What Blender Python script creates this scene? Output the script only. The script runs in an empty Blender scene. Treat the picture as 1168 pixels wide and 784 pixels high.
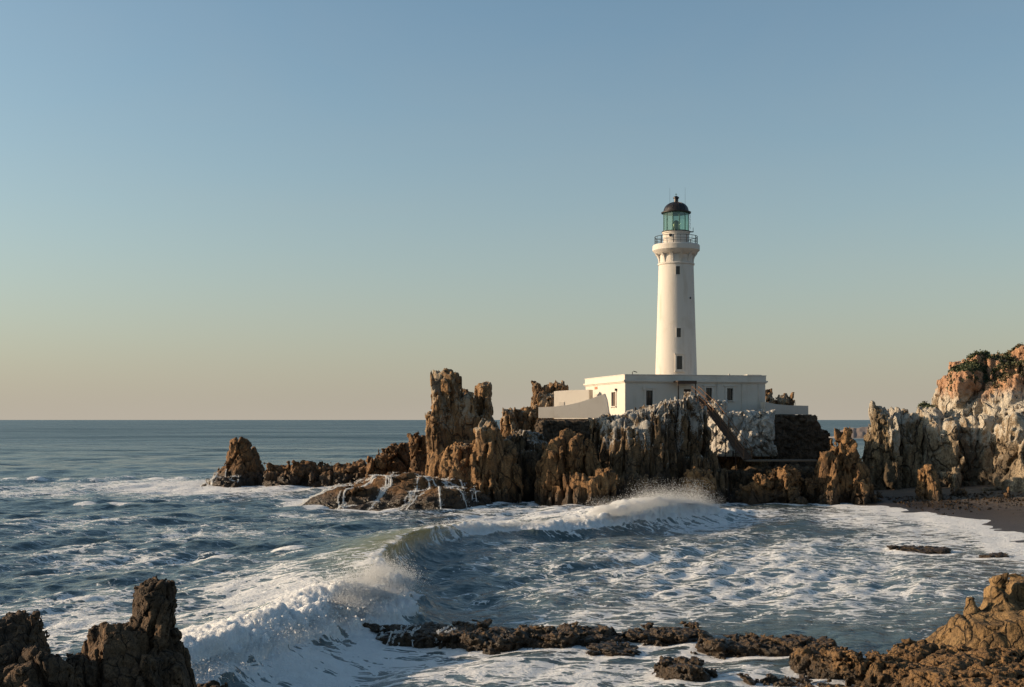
import bpy, math, time
import numpy as np
from concurrent.futures import ThreadPoolExecutor
T0 = time.time()
C = bpy.context.scene.collection
F, CX, HY, CH = 1400.0, 584.0, 479.0, 8.0       # focal length in photo pixels, image centre column, horizon row, eye height (m)
f32 = np.float32
RNG = np.random.default_rng(7)


def P(px, py, Y):
    return ((px - CX) / F * Y, Y, CH + (HY - py) / F * Y)


def W(px, py, z=0.0):
    Y = (CH - z) * F / (py - HY)
    return ((px - CX) / F * Y, Y)


# ------------------------------------------------------------------ noise
_r = np.random.default_rng(11)
PERM = np.concatenate([_r.permutation(256)] * 3).astype(np.int32)
VAL = (_r.random(256) * 2 - 1).astype(f32)
PT = _r.random((256, 4)).astype(f32)


def vnoise(x, y, z, seed=0):
    xi = np.floor(x); yi = np.floor(y); zi = np.floor(z)
    u = (x - xi).astype(f32); v = (y - yi).astype(f32); w = (z - zi).astype(f32)
    u = u * u * u * (u * (u * 6 - 15) + 10); v = v * v * v * (v * (v * 6 - 15) + 10); w = w * w * w * (w * (w * 6 - 15) + 10)
    X = (xi.astype(np.int32) + seed * 37) & 255; Y = yi.astype(np.int32) & 255; Z = zi.astype(np.int32) & 255
    X1 = (X + 1) & 255; Y1 = (Y + 1) & 255; Z1 = (Z + 1) & 255
    A = PERM[X]; B = PERM[X1]
    AA = PERM[A + Y]; AB = PERM[A + Y1]; BA = PERM[B + Y]; BB = PERM[B + Y1]
    def L(a, b, t): return a + (b - a) * t
    x0 = L(L(VAL[PERM[AA + Z]], VAL[PERM[BA + Z]], u), L(VAL[PERM[AB + Z]], VAL[PERM[BB + Z]], u), v)
    x1 = L(L(VAL[PERM[AA + Z1]], VAL[PERM[BA + Z1]], u), L(VAL[PERM[AB + Z1]], VAL[PERM[BB + Z1]], u), v)
    return L(x0, x1, w)


def fbm(x, y, z, oct=4, seed=0, gain=0.5):
    s = np.zeros(x.shape, f32); a = 1.0; k = 1.0
    for i in range(oct):
        s += a * vnoise(x * k + 17.3 * i, y * k - 9.1 * i, z * k + 4.7 * i, seed + i)
        a *= gain; k *= 2.03
    return s


def ridged(x, y, z, oct=3, seed=0):
    s = np.zeros(x.shape, f32); a = 1.0; k = 1.0
    for i in range(oct):
        s += a * (1 - 2 * np.abs(vnoise(x * k + 7.3 * i, y * k - 5.1 * i, z * k + 3.7 * i, seed + i)))
        a *= 0.5; k *= 2.1
    return s


def worley(x, y, z, seed=0):
    xi = np.floor(x).astype(np.int32); yi = np.floor(y).astype(np.int32); zi = np.floor(z).astype(np.int32)
    fx = (x - xi).astype(f32); fy = (y - yi).astype(f32); fz = (z - zi).astype(f32)
    f1 = np.full(x.shape, 9, f32); f2 = np.full(x.shape, 9, f32); cid = np.zeros(x.shape, f32); fac = np.zeros(x.shape, f32)
    for i in (-1, 0, 1):
        a = PERM[(xi + i + seed * 13) & 255]
        for j in (-1, 0, 1):
            b = PERM[a + ((yi + j) & 255)]
            for k in (-1, 0, 1):
                h = PERM[b + ((zi + k) & 255)]
                p = PT[h]
                ox = fx - i - p[:, 0]; oy = fy - j - p[:, 1]; oz = fz - k - p[:, 2]
                d = ox * ox + oy * oy + oz * oz
                lt = d < f1
                f2 = np.where(lt, f1, np.minimum(f2, d)); f1 = np.where(lt, d, f1); cid = np.where(lt, p[:, 3], cid)
                fac = np.where(lt, ox * (p[:, 1] - .5) + oy * (p[:, 2] - .5) + oz * (p[:, 0] - .5), fac)
    return np.sqrt(f1), np.sqrt(f2), cid, fac * 2


def sstep(a, b, x):
    t = np.clip((x - a) / (b - a), 0, 1)
    return t * t * (3 - 2 * t)


# ------------------------------------------------------------------ rock solids
Z0 = -1.6


def S(l, r, tl, tr, top, Y, dep, dtop=None, p=2.6, k=1.0, z0=Z0, dy=0.0, tilt=(0, 0)):
    """A tapered column of rock: base from column l to r, top from tl to tr at row top, centred Y metres away, dep metres deep."""
    m = Y / F
    zt = CH + (HY - top) * m
    if dtop is None:
        dtop = dep * max(0.25, (tr - tl) / max(1, r - l))
    return dict(x0=((l + r) / 2 - CX) * m, x1=((tl + tr) / 2 - CX) * m, y0=Y, y1=Y + dy, ax=(r - l) / 2 * m, bx=(tr - tl) / 2 * m,
                ay=dep / 2, by=dtop / 2, z0=z0, z1=zt, p=p, k=k, tilt=tilt)


def base_sdf(x, y, z, sp, sm=0.35):
    D = None
    for s in sp:
        t = np.clip((z - s['z0']) / (s['z1'] - s['z0']), 0, 1.0) ** s['k']
        rx = s['ax'] + (s['bx'] - s['ax']) * t; ry = s['ay'] + (s['by'] - s['ay']) * t
        u = np.abs(x - s['x0'] - (s['x1'] - s['x0']) * t) / rx; v = np.abs(y - s['y0'] - (s['y1'] - s['y0']) * t) / ry
        if 'faces' in s:                               # split rock: flat faces that meet in sharp edges
            su = (x - s['x0'] - (s['x1'] - s['x0']) * t) / rx; sv = (y - s['y0'] - (s['y1'] - s['y0']) * t) / ry
            q = None
            for c_, s_, f_, tz_ in s['faces']:
                e = (c_ * su + s_ * sv) / f_ + tz_ * (t - 0.5)
                q = e if q is None else np.maximum(q, e)
            d = (q - 1) * np.minimum(rx, ry)
            for c_, s_, sl_, o_ in s['caps']:
                d = np.maximum(d, (z - s['z1'] + sl_ * (c_ * (x - s['x1']) + s_ * (y - s['y1']) - o_)) / math.sqrt(1 + sl_ * sl_))
        else:
            q = (u ** s['p'] + v ** s['p']) ** (1 / s['p'])
            d = (q - 1) * np.minimum(rx, ry)
            d = np.maximum(d, z - s['z1'] - s['tilt'][0] * (x - s['x1']) - s['tilt'][1] * (y - s['y1']))
        if D is None:
            D = d
        else:
            h = np.clip(0.5 + 0.5 * (d - D) / sm, 0, 1)
            D = d + (D - d) * h - sm * h * (1 - h)
    return D


def split_slabs(sp, seed, sub=3):
    """Turns each column into a bundle of tilted, flat faced slabs of unequal height."""
    g = np.random.default_rng(seed * 101 + 5); out = []
    def faced(s):
        a = [(1, 0, g.uniform(1.0, 1.08), g.uniform(-.10, .10)), (-1, 0, g.uniform(1.0, 1.08), g.uniform(-.10, .10))]
        for b in (-150, -118, -85, -55, -28, 40, 90, 140):
            if g.random() < 0.72:
                r_ = math.radians(b + g.uniform(-14, 14)); a.append((math.cos(r_), math.sin(r_), g.uniform(.82, 1.08), g.uniform(-.2, .2)))
        a += [(0, 1, 1, 0), (0, -1, g.uniform(.85, 1), g.uniform(-.2, .2))]
        s['faces'] = a
        s['caps'] = [(math.cos(r_), math.sin(r_), g.uniform(.15, 1.1), g.uniform(-.1, .35) * s['bx']) for r_ in g.uniform(0, 2 * math.pi, 3)] + [(1, 0, 0, 0)]
        if s['tilt'] != (0, 0): s['caps'] = [(-1, 0, s['tilt'][0], 0)]
        return s
    for s in sp:
        out.append(faced(dict(s)))
        w = s['ax'] + s['bx']
        n = sub if w > 1.2 else 1
        for i in range(n):
            k = dict(s); ox = g.uniform(-.7, .7); oy = g.uniform(-.95, -.1); f = g.uniform(.28, .5)
            for e in '01':
                k['x' + e] = s['x' + e] + ox * (s['ax'] if e == '0' else s['bx']); k['y' + e] = s['y' + e] + oy * (s['ay'] if e == '0' else s['by'])
            k['ax'] = s['ax'] * f; k['bx'] = max(s['bx'] * f * 1.1, 0.25); k['ay'] = s['ay'] * .5; k['by'] = max(s['by'] * .5, 0.3)
            hz = s['z1'] - max(0.0, s['z0']); k['z1'] = max(0, s['z0']) + hz * g.uniform(.45, .93); k['x1'] += g.uniform(-.12, .12) * hz; k['tilt'] = (0, 0)
            out.append(faced(k))
    return out


def surface_nets(V, o, vox):
    nx, ny, nz = V.shape
    ins = V < 0
    c = [ins[i:nx - 1 + i, j:ny - 1 + j, k:nz - 1 + k] for i in (0, 1) for j in (0, 1) for k in (0, 1)]
    cnt = sum(a.astype(np.int8) for a in c)
    act = (cnt > 0) & (cnt < 8)
    I, J, K = np.nonzero(act)
    idx = np.full(act.shape, -1, np.int32); idx[I, J, K] = np.arange(len(I))
    acc = np.zeros((len(I), 3), f32); n = np.zeros(len(I), f32)
    for ax in range(3):
        o1, o2 = [a for a in range(3) if a != ax]
        for a in (0, 1):
            for b in (0, 1):
                off = [0, 0, 0]; off[o1] = a; off[o2] = b
                p0 = V[I + off[0], J + off[1], K + off[2]]
                of2 = off.copy(); of2[ax] = 1
                p1 = V[I + of2[0], J + of2[1], K + of2[2]]
                m = (p0 < 0) != (p1 < 0)
                t = np.where(m, p0 / np.where(m, p0 - p1, 1), 0)
                for q in range(3):
                    acc[:, q] += np.where(m, off[q] + (t if q == ax else 0), 0)
                n += m
    vs = (np.stack([I, J, K], 1) + acc / n[:, None]) * vox + np.array(o, f32)
    quads = []
    for ax in range(3):
        o1, o2 = [(1, 2), (2, 0), (0, 1)][ax]
        sl0 = [slice(1, s - 1) for s in V.shape]; sl1 = list(sl0)
        sl0[ax] = slice(0, V.shape[ax] - 1); sl1[ax] = slice(1, V.shape[ax])
        a = ins[tuple(sl0)]; b = ins[tuple(sl1)]
        E = np.stack(np.nonzero(a != b), 1)
        fl = a[tuple(E.T)]
        for q in range(3):
            if q != ax: E[:, q] += 1
        def cell(d1, d2):
            e = E.copy(); e[:, o1] -= d1; e[:, o2] -= d2
            return idx[e[:, 0], e[:, 1], e[:, 2]]
        Q = np.stack([cell(1, 1), cell(0, 1), cell(0, 0), cell(1, 0)], 1)
        Q[~fl] = Q[~fl][:, ::-1]
        quads.append(Q)
    q = np.concatenate(quads)
    return vs, q[(q >= 0).all(1)]


def rock_arrays(sp, vox, seed=1, warp=0.5, wf=0.28, cell=(0.45, 0.45, 0.10), camp=0.8, crack=0.55, cw=0.07, fb=0.4, fbf=0.45, fine=0.14, ff=1.7, sm=0.35, cell2=None, facet=1.1, slabs=3):
    if slabs:
        sp = split_slabs(sp, seed, slabs); warp *= 0.35; camp *= 0.55; fb *= 0.6; sm = 0.10; facet *= 0.9
    pad = 1.6 * warp + camp + fb + 0.4
    lo = np.array([min(min(s['x0'] - s['ax'], s['x1'] - s['bx']) for s in sp) - pad, min(min(s['y0'] - s['ay'], s['y1'] - s['by']) for s in sp) - pad, min(s['z0'] for s in sp) - 0.3])
    hi = np.array([max(max(s['x0'] + s['ax'], s['x1'] + s['bx']) for s in sp) + pad, max(max(s['y0'] + s['ay'], s['y1'] + s['by']) for s in sp) + pad,
                   max(s['z1'] + abs(s['tilt'][0]) * s['bx'] + abs(s['tilt'][1]) * s['by'] for s in sp) + pad * 0.8])
    n = np.ceil((hi - lo) / vox).astype(int) + 1
    ax = [(lo[i] + np.arange(n[i]) * vox).astype(f32) for i in range(3)]
    x, y, z = np.meshgrid(*ax, indexing='ij')
    shp = x.shape
    wx = warp; sd = seed
    # domain warp sampled on a coarse grid is enough for the broad form
    st = max(1, int(0.8 / wf / 4 / vox))
    g = [np.concatenate([a[::st], [a[-1] + vox * st]]).astype(f32) for a in ax]
    gx, gy, gz = np.meshgrid(*g, indexing='ij')
    def coarse(off):
        w_ = fbm(gx.ravel() * wf + off + sd * 3.1, gy.ravel() * wf - off, gz.ravel() * wf * 0.8 + off * 2, 2, sd).reshape(gx.shape)
        out = w_
        for a in range(3):
            i = np.arange(shp[a]) // st; fr = ((np.arange(shp[a]) % st) / st).astype(f32)
            i1 = np.minimum(i + 1, out.shape[a] - 1)
            sh = [1, 1, 1]; sh[a] = -1
            out = np.take(out, i, a) * (1 - fr.reshape(sh)) + np.take(out, i1, a) * fr.reshape(sh)
        return out
    V = base_sdf(x + wx * coarse(3.3), y + wx * coarse(8.1), z + 0.35 * wx * coarse(5.7), sp, sm).astype(f32)
    band = (V < camp * 0.8 + fb * 0.8 + fine * 1.5 + 0.05) & (V > -(camp * 0.9 + fb * 0.8 + crack + fine * 1.2 + 0.05))
    bi = np.nonzero(band.ravel())[0]
    bx, by, bz = x.ravel()[bi], y.ravel()[bi], z.ravel()[bi]
    d = V.ravel()[bi]
    qx = bx + 0.6 * vnoise(bx * 0.5, by * 0.5, bz * 0.3, sd) / cell[0] * 0.35
    qy = by + 0.6 * vnoise(bx * 0.5, by * 0.5, bz * 0.3, sd + 5) / cell[1] * 0.35
    f1, f2, cid, fac = worley(qx * cell[0] + sd * 7.7, qy * cell[1], bz * cell[2] + 0.12 * bx * cell[0], sd)
    d = d + (cid - 0.5) * camp + fac * camp * facet + crack * np.clip(1 - (f2 - f1) / (cw * 2.2), 0, 1)
    if not cell2: cell2 = (cell[0] * 2.3, cell[1] * 2.3, cell[2] * 2.6)
    near = np.abs(d) < camp * 0.6 + fb * 0.7 + crack * 0.5 + fine * 1.3
    ni = np.nonzero(near)[0]
    f1, f2, cid, fac = worley(qx[ni] * cell2[0] - sd * 2.7, qy[ni] * cell2[1], bz[ni] * cell2[2] - 0.2 * bx[ni] * cell2[0], sd + 3)
    d[ni] += (cid - 0.5) * camp * 0.30 + fac * camp * facet * 0.62 + crack * 0.45 * np.clip(1 - (f2 - f1) / (cw * 3), 0, 1)
    nj = ni[np.abs(d[ni]) < camp * 0.3 + fb * 0.5 + fine * 1.2]
    f1, f2, cid, fac = worley(bx[nj] * cell2[0] * 2.1 + sd * 1.7, by[nj] * cell2[1] * 2.1, bz[nj] * cell2[2] * 2.3 + 0.3 * bx[nj] * cell2[0], sd + 6)
    d[nj] += (cid - 0.5) * camp * 0.15 + fac * camp * facet * 0.30 + crack * 0.22 * np.clip(1 - (f2 - f1) / (cw * 3.5), 0, 1)
    bx, by, bz = bx[ni], by[ni], bz[ni]
    d[ni] += fb * 0.45 * fbm(bx * fbf, by * fbf, bz * fbf * 0.5, 3, sd + 9)
    d[ni] -= fine * ridged(bx * ff, by * ff, bz * ff * 0.45, 3, sd + 15)
    V.ravel()[bi] = d
    V[:, :, 0] = np.maximum(V[:, :, 0], 0.05)
    V[0] = V[-1] = 0.5; V[:, 0] = V[:, -1] = 0.5; V[:, :, -1] = 0.5
    return surface_nets(V, lo, vox)


def mesh_np(name, v, q, smooth=True):
    me = bpy.data.meshes.new(name)
    q = np.ascontiguousarray(q, dtype=np.int32); k = q.shape[1]
    me.vertices.add(len(v)); me.vertices.foreach_set('co', np.ascontiguousarray(v, dtype=f32).ravel())
    me.loops.add(q.size); me.loops.foreach_set('vertex_index', q.ravel())
    me.polygons.add(len(q)); me.polygons.foreach_set('loop_start', np.arange(0, q.size, k, dtype=np.int32))
    me.polygons.foreach_set('use_smooth', np.full(len(q), smooth))
    me.update(calc_edges=True)
    return me


def drop_islands(v, q, keep=0.06):
    """Removes stray crumbs that the noise cut loose from the rock."""
    lab = np.arange(len(v))
    for _ in range(60):
        m = lab[q].min(1)
        new = lab.copy()
        for c in range(q.shape[1]):
            np.minimum.at(new, q[:, c], m)
        new = new[new]
        new = new[new]
        if (new == lab).all(): break
        lab = new
    while True:
        n2 = lab[lab]
        if (n2 == lab).all(): break
        lab = n2
    u, inv, cnt = np.unique(lab, return_inverse=True, return_counts=True)
    ok = cnt[inv] >= keep * len(v)
    ren = np.cumsum(ok) - 1
    q = q[ok[q].all(1)]
    return v[ok], ren[q]


def tag(o, label=None, cat=None, group=None, kind=None):
    if label: o['label'] = label
    if cat: o['category'] = cat
    if group: o['group'] = group
    if kind: o['kind'] = kind
    return o


def link(name, me, mat=None, parent=None, loc=None):
    o = bpy.data.objects.new(name, me); C.objects.link(o)
    if mat: me.materials.append(mat)
    if parent: o.parent = parent
    if loc is not None: o.location = loc
    return o


# ------------------------------------------------------------------ materials
def newmat(name):
    m = bpy.data.materials.new(name); m.use_nodes = True
    nt = m.node_tree
    return m, nt, nt.nodes['Principled BSDF']


class NT:
    def __init__(s, nt): s.nt = nt
    def n(s, t, **kw):
        nd = s.nt.nodes.new(t)
        for k, v in kw.items(): setattr(nd, k, v)
        return nd
    def l(s, a, b): s.nt.links.new(a, b)
    def put(s, sock, v):
        if isinstance(v, bpy.types.NodeSocket): s.l(v, sock)
        else: sock.default_value = v
    def math(s, op, a, b=0.0, c=None, clamp=False):
        nd = s.n('ShaderNodeMath', operation=op, use_clamp=clamp)
        s.put(nd.inputs[0], a); s.put(nd.inputs[1], b)
        if c is not None: s.put(nd.inputs[2], c)
        return nd.outputs[0]
    def step(s, x, a, b, lo=0.0, hi=1.0):
        nd = s.n('ShaderNodeMapRange', interpolation_type='SMOOTHSTEP')
        s.put(nd.inputs[0], x); s.put(nd.inputs[1], a); s.put(nd.inputs[2], b); s.put(nd.inputs[3], lo); s.put(nd.inputs[4], hi)
        return nd.outputs[0]
    def mix(s, f, a, b, mode='MIX'):
        nd = s.n('ShaderNodeMix', data_type='RGBA', blend_type=mode)
        s.put(nd.inputs[0], f); s.put(nd.inputs[6], a if isinstance(a, bpy.types.NodeSocket) else (*a, 1)); s.put(nd.inputs[7], b if isinstance(b, bpy.types.NodeSocket) else (*b, 1))
        return nd.outputs[2]
    def vec(s, src, scale=(1, 1, 1), loc=(0, 0, 0)):
        nd = s.n('ShaderNodeMapping'); s.l(src, nd.inputs[0]); nd.inputs[3].default_value = scale; nd.inputs[1].default_value = loc
        return nd.outputs[0]
    def noise(s, v, scale, detail=4, rough=0.55, dist=0.0):
        nd = s.n('ShaderNodeTexNoise'); s.l(v, nd.inputs['Vector']); nd.inputs['Scale'].default_value = scale
        nd.inputs['Detail'].default_value = detail; nd.inputs['Roughness'].default_value = rough; nd.inputs['Distortion'].default_value = dist
        return nd.outputs['Fac'], nd.outputs['Color']
    def voro(s, v, scale, feature='F1', rnd=1.0):
        nd = s.n('ShaderNodeTexVoronoi', feature=feature); s.l(v, nd.inputs['Vector']); nd.inputs['Scale'].default_value = scale
        nd.inputs['Randomness'].default_value = rnd
        return nd.outputs[0]
    def ramp(s, f, stops):
        nd = s.n('ShaderNodeValToRGB'); s.l(f, nd.inputs[0]); e = nd.color_ramp.elements
        while len(e) < len(stops): e.new(0.5)
        for i, (p, c) in enumerate(stops): e[i].position = p; e[i].color = (*c, 1)
        return nd.outputs[0]
    def bump(s, h, strength, dist, normal=None):
        nd = s.n('ShaderNodeBump'); s.l(h, nd.inputs['Height']); nd.inputs['Strength'].default_value = strength; nd.inputs['Distance'].default_value = dist
        if normal: s.l(normal, nd.inputs['Normal'])
        return nd.outputs[0]


def rock_mat(name, dark, mid, light, white=0.0, whitec=(0.5, 0.48, 0.44), sc=1.0, wet=1.0, red=None, zred=None, pits=0.5, low=None):
    m, nt, b = newmat(name); t = NT(nt)
    geo = t.n('ShaderNodeNewGeometry'); pos = geo.outputs['Position']
    sep = t.n('ShaderNodeSeparateXYZ'); t.l(pos, sep.inputs[0]); z = sep.outputs[2]
    sn = t.n('ShaderNodeSeparateXYZ'); t.l(geo.outputs['Normal'], sn.inputs[0]); nz = sn.outputs[2]
    n1, _ = t.noise(t.vec(pos, (1, 1, 0.45)), 0.45 * sc, 6, 0.62, 0.3)
    n2, _ = t.noise(t.vec(pos, (1, 1, 0.7)), 2.6 * sc, 6, 0.65)
    n3, _ = t.noise(pos, 9.0 * sc, 4, 0.6)
    mixn = t.math('ADD', t.math('MULTIPLY', n1, 0.6), t.math('MULTIPLY', n2, 0.4))
    col = t.ramp(mixn, [(0.36, dark), (0.47, mid), (0.60, light)])
    st, _ = t.noise(t.vec(pos, (1, 1, 0.13)), 2.2 * sc, 5, 0.62, 0.5)
    col = t.mix(t.step(st, 0.52, 0.62, 0.0, 0.45), col, dark)
    fv = t.n('ShaderNodeVectorMath', operation='MULTIPLY_ADD'); t.l(t.noise(pos, 0.9 * sc, 3, 0.5)[1], fv.inputs[0]); fv.inputs[1].default_value = (0.9 / sc, 0.9 / sc, 0.9 / sc); t.l(pos, fv.inputs[2])
    fis = t.step(t.voro(t.vec(fv.outputs[0], (1, 1, 0.4)), 0.85 * sc, 'DISTANCE_TO_EDGE'), 0.0, 0.045)
    col = t.mix(t.math('MULTIPLY', t.math('SUBTRACT', 1.0, fis), 0.75), col, tuple(a * 0.4 for a in dark))
    col = t.mix(t.step(n3, 0.48, 0.60, 0.0, 0.55), col, tuple(a * 0.7 for a in dark))
    if white > 0:
        wv, _ = t.noise(t.vec(pos, (1, 1, 0.28)), 0.8 * sc, 5, 0.6, 0.6)
        wsum = t.math('ADD', t.math('MULTIPLY', wv, 1.0), t.math('MULTIPLY', nz, 0.10))
        wsum = t.math('ADD', wsum, t.math('MULTIPLY', t.math('SUBTRACT', n3, 0.5), 0.5))
        hgt = t.step(z, 2.0, 8.5, -0.24, 0.05)
        wm = t.step(t.math('ADD', wsum, hgt), 0.60 - white * 0.22, 0.72 - white * 0.22)
        col = t.mix(t.math('MULTIPLY', wm, 0.85), col, t.mix(n3, whitec, (whitec[0] * .6, whitec[1] * .55, whitec[2] * .48)))
    if red:
        zz = t.math('ADD', z, t.math('MULTIPLY', t.math('SUBTRACT', n1, 0.5), 6.0))
        col = t.mix(t.step(zz, zred[0], zred[1], 0, 0.85), col, t.ramp(n2, [(0.35, (red[0] * .6, red[1] * .55, red[2] * .5)), (0.62, red)]))
    if low:                                        # cast shade painted into the lower pale cliff and buttress; dark wet foot elsewhere
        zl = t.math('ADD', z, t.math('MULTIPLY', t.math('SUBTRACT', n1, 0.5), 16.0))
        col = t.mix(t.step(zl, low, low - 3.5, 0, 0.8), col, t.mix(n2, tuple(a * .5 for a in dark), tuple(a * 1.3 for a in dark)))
    zw = t.math('ADD', z, t.math('MULTIPLY', t.math('SUBTRACT', n2, 0.5), -2.2))
    wetm = t.math('SUBTRACT', 1.0, t.step(zw, 0.35 * wet, 1.0 * wet + 0.1))
    col = t.mix(t.math('MULTIPLY', wetm, 0.8), col, (0.016, 0.012, 0.008))
    t.l(col, b.inputs['Base Color'])
    t.l(t.math('SUBTRACT', 0.88, t.math('MULTIPLY', wetm, 0.5)), b.inputs['Roughness'])
    b.inputs['Specular IOR Level'].default_value = 0.3
    vo = t.voro(t.vec(pos, (1, 1, 0.55)), 2.2 * sc)
    h = t.math('ADD', t.math('MULTIPLY', n2, 0.5), t.math('MULTIPLY', vo, -0.12 * pits))
    h = t.math('ADD', h, t.math('MULTIPLY', n3, 0.38))
    h = t.math('ADD', h, t.math('MULTIPLY', st, 0.35))
    h = t.math('ADD', h, t.math('MULTIPLY', fis, 0.45))
    t.l(t.bump(h, 1.0, 0.38 / sc), b.inputs['Normal'])
    return m


def plain(name, col, rough=0.6, metal=0.0, var=0.15, sc=3.0, bump=0.0):
    m, nt, b = newmat(name); t = NT(nt)
    geo = t.n('ShaderNodeNewGeometry')
    n, _ = t.noise(geo.outputs['Position'], sc, 5, 0.6)
    t.l(t.mix(n, tuple(c * (1 - var) for c in col), tuple(min(1, c * (1 + var)) for c in col)), b.inputs['Base Color'])
    b.inputs['Roughness'].default_value = rough; b.inputs['Metallic'].default_value = metal
    if bump: t.l(t.bump(n, bump, 0.05), b.inputs['Normal'])
    return m


def stucco(name, col, stain=0.34):
    m, nt, b = newmat(name); t = NT(nt)
    pos = t.n('ShaderNodeNewGeometry').outputs['Position']
    n1, _ = t.noise(t.vec(pos, (1, 1, 0.14)), 1.3, 5, 0.6)
    n2, _ = t.noise(pos, 0.5, 4, 0.6)
    n3, _ = t.noise(pos, 8.0, 4, 0.65)
    c = t.mix(t.step(n1, 0.52, 0.72, 0, stain), col, (col[0] * .68, col[1] * .60, col[2] * .48))
    c = t.mix(t.step(n2, 0.5, 0.75, 0, stain * 1.2), c, (col[0] * .78, col[1] * .74, col[2] * .68))
    c = t.mix(t.step(n3, 0.66, 0.76, 0, stain), c, (col[0] * .45, col[1] * .4, col[2] * .34))
    t.l(c, b.inputs['Base Color']); b.inputs['Roughness'].default_value = 0.85; b.inputs['Specular IOR Level'].default_value = 0.2
    t.l(t.bump(t.math('ADD', n3, n2), 0.5, 0.05), b.inputs['Normal'])
    return m


M = {}
M['brown'] = rock_mat('brown_rock', (0.065, 0.037, 0.019), (0.20, 0.108, 0.046), (0.33, 0.185, 0.08), 0.0, sc=1.0, wet=1.6)
M['reef'] = rock_mat('reef_rock', (0.05, 0.027, 0.013), (0.15, 0.078, 0.034), (0.26, 0.14, 0.062), 0.0, sc=1.3, wet=2.2)
M['wet_reef'] = rock_mat('wave_washed_rock', (0.04, 0.022, 0.011), (0.12, 0.062, 0.026), (0.20, 0.105, 0.045), 0.0, sc=1.1, wet=1.6)
M['stack'] = rock_mat('stack_rock', (0.065, 0.039, 0.021), (0.21, 0.116, 0.05), (0.34, 0.195, 0.09), 0.22, (0.42, 0.36, 0.28), sc=1.0, wet=1.6)

M['base'] = rock_mat('dark_base_rock', (0.035, 0.025, 0.016), (0.10, 0.065, 0.036), (0.19, 0.12, 0.06), 0.0, sc=0.9)
M['cliff'] = rock_mat('lighthouse_cliff_rock', (0.04, 0.028, 0.018), (0.11, 0.072, 0.04), (0.21, 0.135, 0.07), 0.42, (0.50, 0.49, 0.47), sc=0.9, wet=1.6, low=3.6)
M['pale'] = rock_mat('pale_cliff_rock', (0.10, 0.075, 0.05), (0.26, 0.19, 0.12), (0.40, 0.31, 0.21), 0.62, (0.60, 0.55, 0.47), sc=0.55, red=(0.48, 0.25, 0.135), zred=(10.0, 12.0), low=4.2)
M['buttress'] = rock_mat('buttress_rock', (0.07, 0.05, 0.03), (0.20, 0.14, 0.08), (0.32, 0.235, 0.14), 0.42, (0.5, 0.46, 0.4), sc=0.7, low=5.0)
M['near'] = rock_mat('near_rock', (0.03, 0.02, 0.013), (0.08, 0.05, 0.03), (0.165, 0.10, 0.055), 0.0, sc=3.0, wet=0.6, pits=1.0)
M['shore'] = rock_mat('shore_rock', (0.05, 0.03, 0.014), (0.155, 0.086, 0.037), (0.27, 0.155, 0.066), 0.0, sc=3.2, wet=0.75, pits=1.0)
M['mound'] = rock_mat('mound_rock', (0.10, 0.06, 0.028), (0.21, 0.125, 0.052), (0.29, 0.18, 0.08), 0.0, sc=1.6, wet=0.7, pits=0.5)
M['stone_wall'] = rock_mat('dark_masonry', (0.035, 0.025, 0.018), (0.075, 0.052, 0.034), (0.12, 0.085, 0.058), 0.0, sc=2.0, pits=1.0)
M['whitewash'] = rock_mat('whitewashed_stone', (0.10, 0.08, 0.06), (0.20, 0.17, 0.14), (0.34, 0.31, 0.27), 1.15, (0.62, 0.59, 0.55), sc=0.8, pits=0.8)
M['stucco'] = stucco('white_stucco', (0.54, 0.49, 0.43))
M['tower'] = stucco('white_tower_paint', (0.55, 0.50, 0.445), 0.42)
M['parapet'] = stucco('grey_white_render', (0.46, 0.42, 0.375), 0.35)
M['iron'] = plain('black_iron', (0.03, 0.03, 0.032), 0.5, 0.5)
M['dome'] = plain('dark_copper_dome', (0.026, 0.020, 0.019), 0.42, 0.4, 0.35)
M['green'] = plain('verdigris_frame', (0.07, 0.15, 0.12), 0.5, 0.3)
M['dark'] = plain('dark_window_pane', (0.018, 0.018, 0.02), 0.15)
M['shutter'] = plain('brown_louvre', (0.10, 0.065, 0.042), 0.7)
M['wood'] = plain('weathered_brown_timber', (0.06, 0.034, 0.021), 0.8, 0, 0.4, 6)
M['rust'] = plain('rusty_rail', (0.17, 0.085, 0.04), 0.7, 0.2, 0.4, 5)
M['concrete'] = plain('path_concrete', (0.11, 0.08, 0.055), 0.9, 0, 0.3, 3)
M['plaque'] = plain('red_brown_plaque', (0.34, 0.14, 0.08), 0.7)
M['lens'] = plain('brass_lens', (0.13, 0.11, 0.06), 0.3, 0.5)


def glass_mat():
    m, nt, b = newmat('green_lantern_glass'); t = NT(nt)
    nt.nodes.remove(b)
    tr = t.n('ShaderNodeBsdfTransparent'); tr.inputs[0].default_value = (0.60, 0.74, 0.67, 1)
    gl = t.n('ShaderNodeBsdfGlossy'); gl.inputs[0].default_value = (0.8, 0.95, 0.9, 1); gl.inputs[1].default_value = 0.05
    df = t.n('ShaderNodeBsdfDiffuse'); df.inputs[0].default_value = (0.26, 0.38, 0.33, 1)
    a = t.n('ShaderNodeMixShader'); a.inputs[0].default_value = 0.10; t.l(tr.outputs[0], a.inputs[1]); t.l(gl.outputs[0], a.inputs[2])
    c = t.n('ShaderNodeMixShader'); c.inputs[0].default_value = 0.14; t.l(a.outputs[0], c.inputs[1]); t.l(df.outputs[0], c.inputs[2])
    t.l(c.outputs[0], nt.nodes['Material Output'].inputs[0])
    return m


M['glass'] = glass_mat()


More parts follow.
